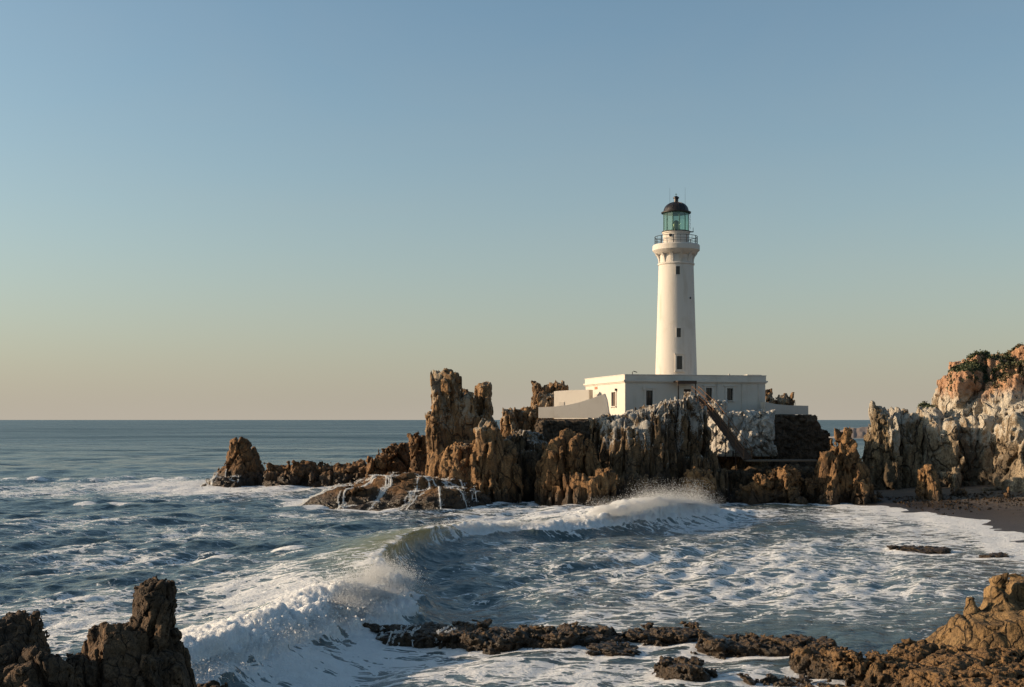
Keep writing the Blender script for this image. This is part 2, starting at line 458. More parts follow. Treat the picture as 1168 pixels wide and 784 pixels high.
def foam_mat():
    m, nt, b = newmat('white_foam'); t = NT(nt)
    b.inputs['Base Color'].default_value = (0.82, 0.82, 0.82, 1); b.inputs['Roughness'].default_value = 0.7
    tl = t.n('ShaderNodeBsdfTranslucent'); tl.inputs[0].default_value = (0.92, 0.92, 0.91, 1)
    mx = t.n('ShaderNodeMixShader'); mx.inputs[0].default_value = 0.5
    t.l(b.outputs[0], mx.inputs[1]); t.l(tl.outputs[0], mx.inputs[2]); t.l(mx.outputs[0], nt.nodes['Material Output'].inputs[0])
    return m


M['foam'] = foam_mat()


def sea_mat():
    m, nt, b = newmat('sea_water'); t = NT(nt)
    out = nt.nodes['Material Output']
    geo = t.n('ShaderNodeNewGeometry'); pos = geo.outputs['Position']
    fo = t.n('ShaderNodeAttribute', attribute_name='foam').outputs['Fac']
    cr = t.n('ShaderNodeAttribute', attribute_name='crest').outputs['Fac']
    # foam lace: warped cells of a few sizes, cut by the foam cover
    wn, wc = t.noise(pos, 0.55, 3, 0.5)
    wv = t.n('ShaderNodeVectorMath', operation='MULTIPLY_ADD'); t.l(wc, wv.inputs[0]); wv.inputs[1].default_value = (1.3, 1.3, 0); t.l(t.vec(pos, (0.55, 1.0, 1)), wv.inputs[2])
    v1 = t.voro(t.vec(wv.outputs[0], (1, 1, 0)), 1.05, 'DISTANCE_TO_EDGE')
    v2 = t.voro(t.vec(wv.outputs[0], (1, 1, 0)), 2.9, 'DISTANCE_TO_EDGE')
    nA, _ = t.noise(t.vec(wv.outputs[0], (1, 1, 0)), 1.25, 7, 0.68)
    nB, _ = t.noise(t.vec(pos, (1, 1, 0)), 0.16, 3, 0.5)
    lace = t.math('ADD', t.math('MULTIPLY', t.step(v1, 0.0, 0.34), -0.34), t.math('MULTIPLY', t.step(v2, 0.0, 0.30), -0.22))
    v3 = t.voro(t.vec(wv.outputs[0], (1, 1, 0)), 5.5, 'DISTANCE_TO_EDGE')
    lace = t.math('ADD', lace, t.math('MULTIPLY', t.step(v3, 0.0, 0.28), -0.18))
    pat = t.math('ADD', t.math('ADD', nA, lace), 0.31)
    pat = t.math('ADD', pat, t.math('MULTIPLY', t.math('SUBTRACT', nB, 0.5), 0.75))
    thr = t.math('SUBTRACT', 1.05, t.math('MULTIPLY', fo, 1.15))
    fm = t.step(t.math('SUBTRACT', pat, thr), -0.035, 0.065)
    fm = t.math('MULTIPLY', fm, t.step(fo, 0.02, 0.15))
    # water
    dp = t.mix(cr, (0.028, 0.052, 0.056), (0.09, 0.12, 0.07))
    dp = t.mix(t.math('MULTIPLY', fo, 0.9, clamp=True), dp, (0.17, 0.20, 0.205))
    t.l(dp, b.inputs['Base Color'])
    wnd, _ = t.noise(t.vec(pos, (0.004, 0.012, 1)), 1.0, 6, 0.68)
    t.l(t.math('ADD', 0.10, t.math('MULTIPLY', t.n('ShaderNodeAttribute', attribute_name='far').outputs['Fac'], t.step(wnd, 0.35, 0.65, 0.14, 0.30))), b.inputs['Roughness']); b.inputs['IOR'].default_value = 1.333
    # ripples
    r1, _ = t.noise(t.vec(pos, (0.8, 1.0, 1)), 1.5, 5, 0.55, 0.3)
    r2, _ = t.noise(t.vec(pos, (0.22, 0.3, 1), (3, 5, 0)), 1.0, 4, 0.55)
    ln = t.n('ShaderNodeVectorMath', operation='LENGTH'); t.l(pos, ln.inputs[0])
    farm = t.step(ln.outputs['Value'], 110, 420)
    r3, _ = t.noise(t.vec(pos, (0.05, 0.11, 1), (9, 2, 0)), 1.0, 5, 0.6)
    hh = t.math('ADD', t.math('MULTIPLY', r1, 0.55), t.math('MULTIPLY', r2, 0.9))
    r4, _ = t.noise(t.vec(pos, (0.015, 0.03, 1), (2, 7, 0)), 1.0, 5, 0.65)
    hh = t.math('ADD', hh, t.math('MULTIPLY', t.math('MULTIPLY', r3, farm), 5.0))
    hh = t.math('ADD', hh, t.math('MULTIPLY', t.math('MULTIPLY', r4, farm), 10.0))
    nb = t.bump(hh, 0.75, 0.55)
    t.l(nb, b.inputs['Normal'])
    tl = t.n('ShaderNodeBsdfTranslucent'); tl.inputs[0].default_value = (0.56, 0.54, 0.30, 1)
    w = t.n('ShaderNodeMixShader'); t.l(t.math('MULTIPLY', cr, 0.50), w.inputs[0]); t.l(b.outputs[0], w.inputs[1]); t.l(tl.outputs[0], w.inputs[2])
    fb = t.n('ShaderNodeBsdfPrincipled'); fb.inputs['Roughness'].default_value = 0.75; fb.inputs['Subsurface Weight'].default_value = 0.6; fb.inputs['Subsurface Radius'].default_value = (1, 1, 1); fb.inputs['Subsurface Scale'].default_value = 0.3; fb.inputs['Specular IOR Level'].default_value = 0.2
    fn, _ = t.noise(pos, 5.0, 5, 0.65)
    t.l(t.mix(fn, (0.72, 0.72, 0.72), (0.90, 0.89, 0.88)), fb.inputs['Base Color'])
    fn2, _ = t.noise(pos, 1.7, 6, 0.68, 0.4)
    fh = t.math('ADD', t.math('ADD', t.math('MULTIPLY', pat, 0.5), t.math('MULTIPLY', fn, 0.6)), t.math('MULTIPLY', t.math('ABSOLUTE', t.math('SUBTRACT', fn2, 0.5)), 2.6))
    t.l(t.bump(fh, 1.0, 0.34), fb.inputs['Normal'])
    mx = t.n('ShaderNodeMixShader'); t.l(fm, mx.inputs[0]); t.l(w.outputs[0], mx.inputs[1]); t.l(fb.outputs[0], mx.inputs[2])
    t.l(mx.outputs[0], out.inputs[0])
    return m


M['sea'] = sea_mat()


def sand_mat():
    m, nt, b = newmat('dark_sand'); t = NT(nt)
    pos = t.n('ShaderNodeNewGeometry').outputs['Position']
    z = t.n('ShaderNodeSeparateXYZ'); t.l(pos, z.inputs[0])
    n1, _ = t.noise(pos, 0.35, 5, 0.6); n2, _ = t.noise(pos, 4.0, 5, 0.7)
    wet = t.math('SUBTRACT', 1.0, t.step(t.math('ADD', z.outputs[2], t.math('MULTIPLY', t.math('SUBTRACT', n1, 0.5), 0.5)), 0.18, 0.55))
    dry = t.mix(n2, (0.075, 0.052, 0.036), (0.16, 0.115, 0.078))
    t.l(t.mix(wet, dry, (0.032, 0.026, 0.022)), b.inputs['Base Color'])
    t.l(t.math('SUBTRACT', 0.9, t.math('MULTIPLY', wet, 0.55)), b.inputs['Roughness'])
    t.l(t.bump(n2, 0.6, 0.12), b.inputs['Normal'])
    return m


M['sand'] = sand_mat()


def leaf_mat(name, c):
    m, nt, b = newmat(name); t = NT(nt)
    pos = t.n('ShaderNodeNewGeometry').outputs['Position']
    n, _ = t.noise(pos, 1.6, 4, 0.6)
    t.l(t.mix(n, tuple(a * 0.55 for a in c), tuple(a * 1.5 for a in c)), b.inputs['Base Color']); b.inputs['Roughness'].default_value = 0.7
    return m


M['leaf'] = leaf_mat('scrub_leaves', (0.045, 0.055, 0.018))
M['leaf2'] = leaf_mat('dry_scrub_leaves', (0.10, 0.072, 0.03))


# ------------------------------------------------------------------ plain mesh building
class MB:
    def __init__(s): s.v = []; s.f = []
    def add(s, vs, fs):
        b = len(s.v); s.v += [tuple(map(float, p)) for p in vs]; s.f += [tuple(b + i for i in f) for f in fs]
        return s
    def box(s, c, d, rz=0.0):
        cx, cy, cz = c; hx, hy, hz = d[0] / 2, d[1] / 2, d[2] / 2
        co, si = math.cos(rz), math.sin(rz)
        vs = [(cx + x * co - y * si, cy + x * si + y * co, cz + z) for z in (-hz, hz) for x, y in ((-hx, -hy), (hx, -hy), (hx, hy), (-hx, hy))]
        return s.add(vs, [(3, 2, 1, 0), (4, 5, 6, 7), (0, 1, 5, 4), (1, 2, 6, 5), (2, 3, 7, 6), (3, 0, 4, 7)])
    def prism(s, poly, y0, y1):
        """A polygon in the x-z plane (counter-clockwise seen from -y), extruded from y0 to y1."""
        n = len(poly)
        vs = [(x, y0, z) for x, z in poly] + [(x, y1, z) for x, z in poly]
        return s.add(vs, [tuple(range(n)), tuple(range(2 * n - 1, n - 1, -1))] + [(i, i + n, (i + 1) % n + n, (i + 1) % n) for i in range(n)])
    def tube(s, pts, r, n=8):
        pts = [np.array(p, float) for p in pts]; vs = []; fs = []
        for i, p in enumerate(pts):
            d = pts[min(i + 1, len(pts) - 1)] - pts[max(i - 1, 0)]; d /= np.linalg.norm(d)
            a = np.cross(d, (0, 0, 1) if abs(d[2]) < 0.9 else (1, 0, 0)); a /= np.linalg.norm(a); b = np.cross(d, a)
            rr = r[i] if isinstance(r, (list, tuple)) else r
            vs += [p + rr * (math.cos(2 * math.pi * k / n) * a + math.sin(2 * math.pi * k / n) * b) for k in range(n)]
        for i in range(len(pts) - 1):
            fs += [(i * n + k, i * n + (k + 1) % n, (i + 1) * n + (k + 1) % n, (i + 1) * n + k) for k in range(n)]
        m = (len(pts) - 1) * n
        fs += [tuple(range(n - 1, -1, -1)), tuple(m + k for k in range(n))]
        return s.add(vs, fs)
    def lathe(s, prof, n=48, a0=0.0):
        """Profile of (radius, z) from bottom to top, closed at both ends."""
        vs = [(r * math.cos(a0 + 2 * math.pi * k / n), r * math.sin(a0 + 2 * math.pi * k / n), z) for r, z in prof for k in range(n)]
        fs = [(i * n + k, i * n + (k + 1) % n, (i + 1) * n + (k + 1) % n, (i + 1) * n + k) for i in range(len(prof) - 1) for k in range(n)]
        m = (len(prof) - 1) * n
        fs += [tuple(range(n - 1, -1, -1)), tuple(m + k for k in range(n))]
        return s.add(vs, fs)
    def build(s, name, mat, parent=None, loc=None, rz=0.0, smooth=None):
        me = bpy.data.meshes.new(name); me.from_pydata(s.v, [], s.f); me.update()
        o = link(name, me, mat, parent, loc)
        if rz: o.rotation_euler.z = rz
        if smooth:
            me.shade_smooth(); me.set_sharp_from_angle(angle=math.radians(smooth))
        return o


def empty(name, loc, rz=0.0):
    o = bpy.data.objects.new(name, None); C.objects.link(o); o.location = loc; o.rotation_euler.z = rz
    return o


# ================================================================== lighthouse keeper's house (local x along the front, y into the house)
YAW = math.radians(13)
cu = np.array([math.cos(YAW), math.sin(YAW)]); cv = np.array([-math.sin(YAW), math.cos(YAW)])
HX, HYY = (713 - CX) / F * 134, 134.0
HL, HD = 16.5, 15.2
ZB = 8.0 + (479 - 477) * 134 / F - 0.1             # foot of the house walls
ZR = 8.0 + (479 - 427) * 134 / F                  # top of the parapet


def house_u(px):
    k = (px - CX) / F
    return (k * HYY - HX) / (cu[0] - k * cu[1])


def house_pt(u, v):
    p = np.array([HX, HYY]) + u * cu + v * cv
    return p


def house_z(py, u):
    return CH + (HY - py) / F * (HYY + u * cu[1])


house = empty('keepers_house', (HX, HYY, ZB), YAW)
tag(house, 'white flat roofed house at the foot of the lighthouse tower', 'house')
HH = ZR - ZB


def facade(L, H, ops, dep=0.28):
    """Rendered wall in the x-z plane facing -y, with real openings (x0, x1, z0, z1)."""
    xs = sorted({0, L, *[o[0] for o in ops], *[o[1] for o in ops]}); zs = sorted({0, H, *[o[2] for o in ops], *[o[3] for o in ops]})
    mb = MB()
    for i in range(len(xs) - 1):
        for j in range(len(zs) - 1):
            xm, zm = (xs[i] + xs[i + 1]) / 2, (zs[j] + zs[j + 1]) / 2
            if any(o[0] < xm < o[1] and o[2] < zm < o[3] for o in ops): continue
            mb.add([(xs[i], 0, zs[j]), (xs[i + 1], 0, zs[j]), (xs[i + 1], 0, zs[j + 1]), (xs[i], 0, zs[j + 1])], [(0, 1, 2, 3)])
    for a, b, c, d in ops:
        for q in (((a, 0, c), (a, 0, d), (a, dep, d), (a, dep, c)), ((b, 0, d), (b, 0, c), (b, dep, c), (b, dep, d)),
                  ((a, 0, d), (b, 0, d), (b, dep, d), (a, dep, d)), ((b, 0, c), (a, 0, c), (a, dep, c), (b, dep, c))):
            mb.add(q, [(0, 1, 2, 3)])
    return mb


def win_op(pl, pr, pt, pb):
    u0, u1 = house_u(pl), house_u(pr)
    return (u0, u1, house_z(pb, u0) - ZB, house_z(pt, u0) - ZB)


ops_front = [win_op(736.8, 744.6, 445.5, 462.7), win_op(780, 788, 444, 466), win_op(805, 812, 442.5, 457.5), win_op(829, 836, 443, 457)]
facade(HL, HH - 0.8, ops_front).build('front_wall', M['stucco'], house)
# left wall: turned so that its outside faces the sunset
lw = [(HD * 0.21, HD * 0.31, house_z(463, 0) - ZB, house_z(446.6, 0) - ZB)]
# local frame of the left wall: x runs from the back corner to the front corner
lwops = [(HD - o[1], HD - o[0], o[2], o[3]) for o in lw]
left = facade(HD, HH - 0.8, lwops).build('left_wall', M['stucco'], house, (0, HD, 0), -math.pi / 2)
mb = MB(); mb.add([(HL, 0, 0), (HL, HD, 0), (HL, HD, HH - 0.8), (HL, 0, HH - 0.8)], [(0, 1, 2, 3)])
mb.build('right_wall', M['stucco'], house)
mb = MB(); mb.add([(HL, HD, 0), (0, HD, 0), (0, HD, HH - 0.8), (HL, HD, HH - 0.8)], [(0, 1, 2, 3)])
mb.build('back_wall', M['stucco'], house)


def ring(mb, x0, y0, x1, y1, z0, z1, w):
    mb.box(((x0 + x1) / 2, y0 + w / 2, (z0 + z1) / 2), (x1 - x0, w, z1 - z0)); mb.box(((x0 + x1) / 2, y1 - w / 2, (z0 + z1) / 2), (x1 - x0, w, z1 - z0))
    mb.box((x0 + w / 2, (y0 + y1) / 2, (z0 + z1) / 2), (w, y1 - y0 - 2 * w, z1 - z0)); mb.box((x1 - w / 2, (y0 + y1) / 2, (z0 + z1) / 2), (w, y1 - y0 - 2 * w, z1 - z0))


MB().box((HL / 2, HD / 2, -2.6), (HL - 0.1, HD - 0.1, 5.19)).build('plinth', M['stone_wall'], house)
mb = MB(); ring(mb, -0.22, -0.22, HL + 0.22, HD + 0.22, HH - 0.8, HH - 0.62, 0.5); ring(mb, -0.10, -0.10, HL + 0.10, HD + 0.10, HH - 0.92, HH - 0.8, 0.3)
mb.build('cornice', M['stucco'], house)
mb = MB(); ring(mb, -0.06, -0.06, HL + 0.06, HD + 0.06, HH - 0.62, HH - 0.07, 0.3); ring(mb, -0.10, -0.10, HL + 0.10, HD + 0.10, HH - 0.07, HH, 0.38)
mb.build('parapet', M['stucco'], house)
MB().box((HL / 2, HD / 2, HH - 0.75), (HL - 0.5, HD - 0.5, 0.12)).build('roof', M['parapet'], house)
MB().tube([(1.0, 0.5, HH - 0.3), (1.0, 0.5, HH + 0.28), (1.15, 0.5, HH + 0.36), (1.55, 0.5, HH + 0.24)], 0.045).build('vent_pipe', M['iron'], house)
MB().tube([(12.4, 0.6, HH - 0.3), (12.4, 0.6, HH + 0.16)], 0.12).build('vent_cap', M['parapet'], house)
MB().box((HL - 1.0, 1.2, HH + 0.03), (1.7, 1.0, 0.14)).build('roof_hatch', M['tower'], house)


def window(op, parent, loc=(0, 0, 0), rz=0.0, pane='dark', hood=True):
    a, b, c, d = op; w, h = b - a, d - c
    fr = MB(); t = 0.20
    fr.box((a - t / 2, -0.03, (c + d) / 2), (t, 0.10, h + 2 * t)); fr.box((b + t / 2, -0.03, (c + d) / 2), (t, 0.10, h + 2 * t))
    fr.box(((a + b) / 2, -0.03, d + t / 2), (w, 0.10, t))
    if hood: fr.box(((a + b) / 2, -0.06, d + t + 0.05), (w + 2 * t + 0.3, 0.22, 0.10))
    f = fr.build('window', M['tower'], parent, loc, rz)
    MB().box(((a + b) / 2, -0.07, c - 0.05), (w + 0.5, 0.26, 0.10)).build('sill', M['tower'], f)
    p = MB()
    if pane == 'dark':
        p.box(((a + b) / 2, 0.22, (c + d) / 2), (w, 0.03, h))
        p.build('pane', M['dark'], f)
        q = MB(); q.box(((a + b) / 2, 0.18, (c + d) / 2), (0.05, 0.04, h)); q.box(((a + b) / 2, 0.175, c + h * 0.6), (w, 0.045, 0.05))
        q.build('glazing_bar', M['wood'], f)
    else:
        k = 11
        for i in range(k): p.add([(a + .02, 0.10, c + h * i / k), (b - .02, 0.10, c + h * i / k), (b - .02, 0.17, c + h * (i + 1) / k), (a + .02, 0.17, c + h * (i + 1) / k)], [(0, 1, 2, 3)])
        p.box(((a + b) / 2, 0.22, (c + d) / 2), (w, 0.03, h))
        p.build('shutter', M['shutter'], f)
    return f


window(ops_front[0], house); window(ops_front[2], house); window(ops_front[3], house)
window(lwops[0], house, (0, HD, 0), -math.pi / 2, 'louvre', False)
# door under the porch
a, b, c, d = ops_front[1]
dr = MB().box(((a + b) / 2, 0.16, (c + d) / 2), (b - a, 0.07, d - c)).build('door', M['wood'], house)
MB().box((b - 0.15, 0.10, c + (d - c) * 0.45), (0.05, 0.06, 0.16)).build('handle', M['iron'], dr)
u0, u1 = house_u(767.5), house_u(789)
pz = house_z(435.5, u0) - ZB
mb = MB().box(((u0 + u1) / 2, -0.75, pz), (u1 - u0, 1.5, 0.14)).box(((u0 + u1) / 2, -1.45, pz - 0.15), (u1 - u0, 0.08, 0.26))
pc = mb.build('porch_roof', M['wood'], house)
for uu in (u0 + 0.1, u1 - 0.1):
    MB().box((uu, -1.42, pz / 2 + 0.55 / 2), (0.11, 0.11, pz - 0.62)).build('porch_post', M['wood'], house)
MB().box(((u0 + u1) / 2 + 0.2, -0.9, 1.75), (u1 - u0 + 0.4, 1.9, 0.12)).build('porch_floor', M['wood'], house)
# plaque, lamp brackets on the walls
MB().box((HD - 10.8, -0.03, 3.65), (1.0, 0.05, 0.30)).build('plaque', M['plaque'], house, (0, HD, 0), -math.pi / 2)
MB().box((HD - 10.8, -0.02, 2.85), (1.0, 0.04, 0.08)).build('nameplate', M['parapet'], house, (0, HD, 0), -math.pi / 2)
for px, py in ((734, 443), (706, 444)):
    if px > 713:
        uu = house_u(px); q = MB().box((uu, -0.14, house_z(py, uu) - ZB), (0.24, 0.28, 0.34)); q.build('wall_lamp', M['tower'], house)
    else:
        q = MB().box((HD - 2.9, -0.12, house_z(py, 0) - ZB), (0.2, 0.24, 0.26)); q.build('wall_lamp', M['iron'], house, (0, HD, 0), -math.pi / 2)
for px in (818, 846, 865):
    uu = house_u(px)
    MB().tube([(uu, -0.05, HH - 0.95), (uu, -0.05, 0.1)], 0.045, 6).build('downpipe', M['stucco'], house)

# ================================================================== lighthouse
TP = house_pt(9.0, 8.0); TY = float(TP[1]); TX = (771.2 - CX) / F * TY
tz = lambda py: CH + (HY - py) / F * TY
tr_ = lambda px: px / 2 * TY / F
ZT = ZB + HH - 0.7
LH = empty('lighthouse', (TX, TY, ZT))
tag(LH, 'tall white tapering lighthouse tower with green glass lantern and dark dome', 'lighthouse')
rel = lambda py: tz(py) - ZT
prof = [(tr_(47.6), 0), (tr_(47.4), 0.3)]
za, zb2 = rel(425), rel(303)
for i in range(1, 13):
    q = i / 12; prof.append((tr_(47.2) + (tr_(39.6) - tr_(47.2)) * (q ** 0.9), za + (zb2 - za) * q))
prof += [(tr_(41.5), zb2 + 0.02), (tr_(41.8), zb2 + 0.18), (tr_(39.0), zb2 + 0.26), (tr_(38.6), rel(289)), (tr_(38.6), rel(286))]
MB().lathe(prof, 64).build('tower', M['tower'], LH, smooth=30)
# gallery: flared slab carried on brackets
g0, g1, g2 = rel(290.5), rel(287.5), rel(280)
MB().lathe([(tr_(38.6), g0 - .15), (tr_(45), g0), (tr_(51), g1), (tr_(53.5), g1 + .12), (tr_(53.5), g2 - .12), (tr_(52), g2)], 64).build('gallery', M['tower'], LH, smooth=30)
NB = 12
for i in range(NB):
    a = math.radians(-90 + 9 + i * 360 / NB)
    pts = []
    ri = tr_(38.0); zt_, zl = g0 + 0.05, rel(302)
    ro = [(tr_(40.2), zl + 0.12), (tr_(41), zl + 0.5), (tr_(43), zl + 0.85), (tr_(46.5), zl + 1.1), (tr_(49.5), zt_)]
    w = 0.30
    c_, s_ = math.cos(a), math.sin(a)
    poly = [(ri, zl + 0.12)] + ro + [(ri, zt_)]
    mb = MB(); vs = []
    for sgn in (-1, 1):
        vs += [(r * c_ - sgn * w / 2 * s_, r * s_ + sgn * w / 2 * c_, z) for r, z in poly]
    n = len(poly)
    mb.add(vs, [tuple(range(n)), tuple(range(2 * n - 1, n - 1, -1))] + [(k, k + n, (k + 1) % n + n, (k + 1) % n) for k in range(n)])
    mb.build('bracket', M['tower'], LH)
# railing
mb = MB(); rr = tr_(48.5); rh = 0.95
for i in range(20):
    a = 2 * math.pi * i / 20 + 0.06
    big = i % 2 == 0
    mb.tube([(rr * math.cos(a), rr * math.sin(a), g2 - 0.02), (rr * math.cos(a), rr * math.sin(a), g2 + rh)], 0.055 if big else 0.02, 6)
for hgt, r_ in ((rh, 0.035), (rh * 0.62, 0.02), (rh * 0.3, 0.02)):
    mb.tube([(rr * math.cos(2 * math.pi * k / 48), rr * math.sin(2 * math.pi * k / 48), g2 + hgt) for k in range(49)], r_, 6)
mb.build('railing', M['iron'], LH)
# lantern base, door box
l0, l1, l2 = g2, rel(265.2), rel(242.6)
rd = tr_(29.8)
dm = MB().lathe([(rd, l0 - 0.05), (rd, l1 - 0.2), (rd + 0.10, l1 - 0.14), (rd + 0.10, l1 - 0.02)], 48).build('lantern_base', M['tower'], LH, smooth=30)
MB().box((-0.85, -rd * 0.86, l1 - 0.5), (0.26, 0.2, 0.3)).build('vent_box', M['iron'], dm)
MB().lathe([(rd + 0.14, l1 - 0.02), (rd + 0.16, l1 + 0.07)], 48).build('lantern_sill', M['iron'], LH)
fr = MB(); NP = 12; rg = tr_(29.0)
for i in range(NP):
    a = 2 * math.pi * (i + 0.2) / NP
    fr.tube([(rg * math.cos(a), rg * math.sin(a), l1 + 0.05), (rg * math.cos(a), rg * math.sin(a), l2)], 0.045, 6)
for zz in (l1 + 0.08, l2 - 0.12):
    fr.tube([(rg * math.cos(2 * math.pi * (k + 0.2) / NP), rg * math.sin(2 * math.pi * (k + 0.2) / NP), zz) for k in range(NP + 1)], 0.05, 6)
lf = fr.build('lantern_frame', M['green'], LH)
gm = MB(); n = NP
vs = [((rg - .03) * math.cos(2 * math.pi * (k + 0.2) / n), (rg - .03) * math.sin(2 * math.pi * (k + 0.2) / n), z) for z in (l1 + .05, l2 - .02) for k in range(n)]
gm.add(vs, [(k, (k + 1) % n, (k + 1) % n + n, k + n) for k in range(n)])
gm.build('lantern_glass', M['glass'], LH)
MB().lathe([(0.30, l1), (0.30, l1 + 0.4), (0.42, l1 + 0.45), (0.46, l1 + 0.8), (0.40, l1 + 1.15), (0.2, l1 + 1.35), (0.05, l1 + 1.42)], 24).build('lamp_lens', M['lens'], LH, smooth=40)
# dome
dz = rel(231.5) - l2
dp = [(rd + 0.20, l2 - 0.10), (rd + 0.22, l2 + 0.02), (rd - 0.02, l2 + 0.08)]
for i in range(1, 13):
    a = math.radians(90 * i / 13); dp.append(((rd - 0.06) * math.cos(a), l2 + 0.08 + dz * math.sin(a)))
do = MB().lathe(dp, 48).build('dome_roof', M['dome'], LH, smooth=35)
rb = MB()
for i in range(12):
    a = 2 * math.pi * (i + 0.2) / 12
    rb.tube([((rd - 0.05) * math.cos(math.radians(e)) * math.cos(a), (rd - 0.05) * math.cos(math.radians(e)) * math.sin(a), l2 + 0.08 + dz * math.sin(math.radians(e))) for e in range(0, 84, 7)], 0.03, 5)
rb.build('dome_rib', M['dome'], do)
vz = rel(231.8)
MB().lathe([(0.30, vz - 0.05), (0.26, vz + 0.1), (0.26, vz + 0.50), (0.36, vz + 0.55), (0.34, vz + 0.68), (0.16, vz + 0.80), (0.05, vz + 0.84)], 20).build('ventilator', M['dome'], do, smooth=35)
MB().tube([(0, 0, vz + 0.8), (0, 0, vz + 1.15)], 0.03, 6).box((0, 0, vz + 1.02), (0.22, 0.03, 0.05)).build('finial', M['green'], do)
for ax_ in (-0.7, 1.1):
    MB().tube([(ax_, 0.3, l2), (ax_, 0.3, l2 + 3.0)], [0.02, 0.008], 5).build('aerial', M['iron'], LH)
MB().box((rd + 0.18, -0.25, l1 + 0.02), (0.55, 0.5, 0.06)).tube([(rd + 0.42, -0.3, l1), (rd + 0.42, -0.3, l1 + 0.5)], 0.03, 6).build('catwalk', M['iron'], LH)
mb = MB()
mb.tube([p_ for k in range(9) for p_ in ((rd + 0.06, -0.40 if k % 2 else -0.10, l1 + 0.35 + k * 0.22), (rd + 0.06, -0.10 if k % 2 else -0.40, l1 + 0.35 + k * 0.22))], 0.03, 5)
mb.build('ladder', M['iron'], LH)


def tower_win(px, pt, pb, wpx, surround):
    zc, h = (rel(pt) + rel(pb)) / 2, rel(pt) - rel(pb)
    q = (zc - za) / (zb2 - za); R = tr_(47.2) + (tr_(39.6) - tr_(47.2)) * (max(0, q) ** 0.9)
    va = math.atan2(TX, TY)
    an = math.asin((px - 771.2) * TY / F / R) - va          # world yaw of the outward normal from -y
    nx, ny = math.sin(an), -math.cos(an)
    w = wpx * TY / F; t = 0.18 if surround else 0.07
    o = MB(); pr = 0.12 if surround else 0.05
    o.box((-w / 2 - t / 2, 0, 0), (t, pr * 2, h + 2 * t)).box((w / 2 + t / 2, 0, 0), (t, pr * 2, h + 2 * t)).box((0, 0, h / 2 + t / 2), (w, pr * 2, t)).box((0, 0, -h / 2 - t / 2), (w, pr * 2, t))
    if surround: o.box((0, -0.05, h / 2 + t + 0.06), (w + 2 * t + 0.2, 0.36, 0.12)).box((0, -0.05, -h / 2 - t - 0.05), (w + 2 * t + 0.16, 0.36, 0.1))
    ob = o.build('window', M['tower'], LH, (nx * (R + 0.01), ny * (R + 0.01), zc), an)
    MB().box((0, -0.005, 0), (w, 0.06, h)).build('pane', M['dark'], ob)
    MB().box((0, -0.045, 0), (0.035, 0.03, h)).build('glazing_bar', M['wood'], ob)


tower_win(773.2, 306.3, 315.5, 4.4, False)
tower_win(774.1, 376, 386.2, 4.6, False)
tower_win(774.8, 407.5, 422.5, 6.2, True)
R_ = tr_(41.8); an = math.asin((787 - 771.2) * TY / F / R_) - math.atan2(TX, TY)
MB().tube([(math.sin(an) * (R_ - .1), -math.cos(an) * (R_ - .1), rel(341.6)), (math.sin(an) * (R_ + .05), -math.cos(an) * (R_ + .05), rel(341.6))], 0.13, 10).build('drain_spout', M['iron'], LH)

# ================================================================== terraces, parapets
# left annex behind the sloping wall
an0 = house_pt(-0.05, 12.4)


def wall_px(name, pts_top, pybot, Y0, Y1, thick, mat):
    """A wall standing on a straight ground line that runs from Y0 at its left end to Y1 at its right end."""
    n = len(pts_top); xl, xr = pts_top[0][0], pts_top[-1][0]
    vs = []; x0 = P(xl, 0, Y0); x1 = P(xr, 0, Y1)
    d = np.array([x1[0] - x0[0], x1[1] - x0[1]]); L = np.linalg.norm(d); d /= L; nv = np.array([-d[1], d[0]])
    top = []; bot = []
    for px, py in pts_top:
        k = (px - CX) / F
        s_ = (k * x0[1] - x0[0]) / (d[0] - k * d[1]); Y = x0[1] + s_ * d[1]
        top.append((s_, CH + (HY - py) / F * Y)); bot.append((s_, CH + (HY - pybot) / F * Y))
    mb = MB()
    for off in (0, thick):
        for (s_, z), (_, zb_) in zip(top, bot):
            vs += [(s_, off, zb_), (s_, off, z)]
    fs = []; m = 2 * n
    for i in range(n - 1):
        a = 2 * i
        fs += [(a, a + 2, a + 3, a + 1), (m + a, m + a + 1, m + a + 3, m + a + 2), (a + 1, a + 3, m + a + 3, m + a + 1), (a, m + a, m + a + 2, a + 2)]
    fs += [(0, 1, m + 1, m), (2 * n - 2, m + 2 * n - 2, m + 2 * n - 1, 2 * n - 1)]
    mb.add(vs, fs)
    return mb.build(name, mat, None, (x0[0], x0[1], 0), math.atan2(d[1], d[0]))


o = wall_px('annex', [(632, 446.5), (640, 445.8), (655, 445), (672, 444.6)], 478, 145.0, 142.5, 0.9, M['stucco'])
tag(o, 'low cream annex with a gently curved top against the house', 'outbuilding')
pd = MB(); pd.box((1.0, -0.02, 9.4), (0.75, 0.06, 1.4)).build('door', M['parapet'], o)
o = wall_px('parapet_wall', [(614, 464.5), (622, 464.4), (634, 463.8), (648, 462), (660, 459.3), (672, 455.5), (682, 451.8), (689.5, 449.2), (692, 456), (695, 476)], 477, 133.4, 131.2, 0.5, M['stucco'])
tag(o, 'cream parapet wall whose top sweeps upward, in front of the annex', 'wall')
o = wall_px('parapet_wall', [(873, 458.5), (884, 461), (900, 462.5), (922, 463)], 472.8, 135.3, 136.6, 1.2, M['parapet'])
tag(o, 'grey white parapet on top of the dark masonry right of the house', 'wall')

# ================================================================== rocks
ROCKS = []


def rock(name, label, cat, mat, sp, vox, group=None, thing=True, **kw):
    ROCKS.append(dict(name=name, label=label, cat=cat, mat=mat, sp=sp, vox=vox, group=group, kw=kw))


V1 = 0.125
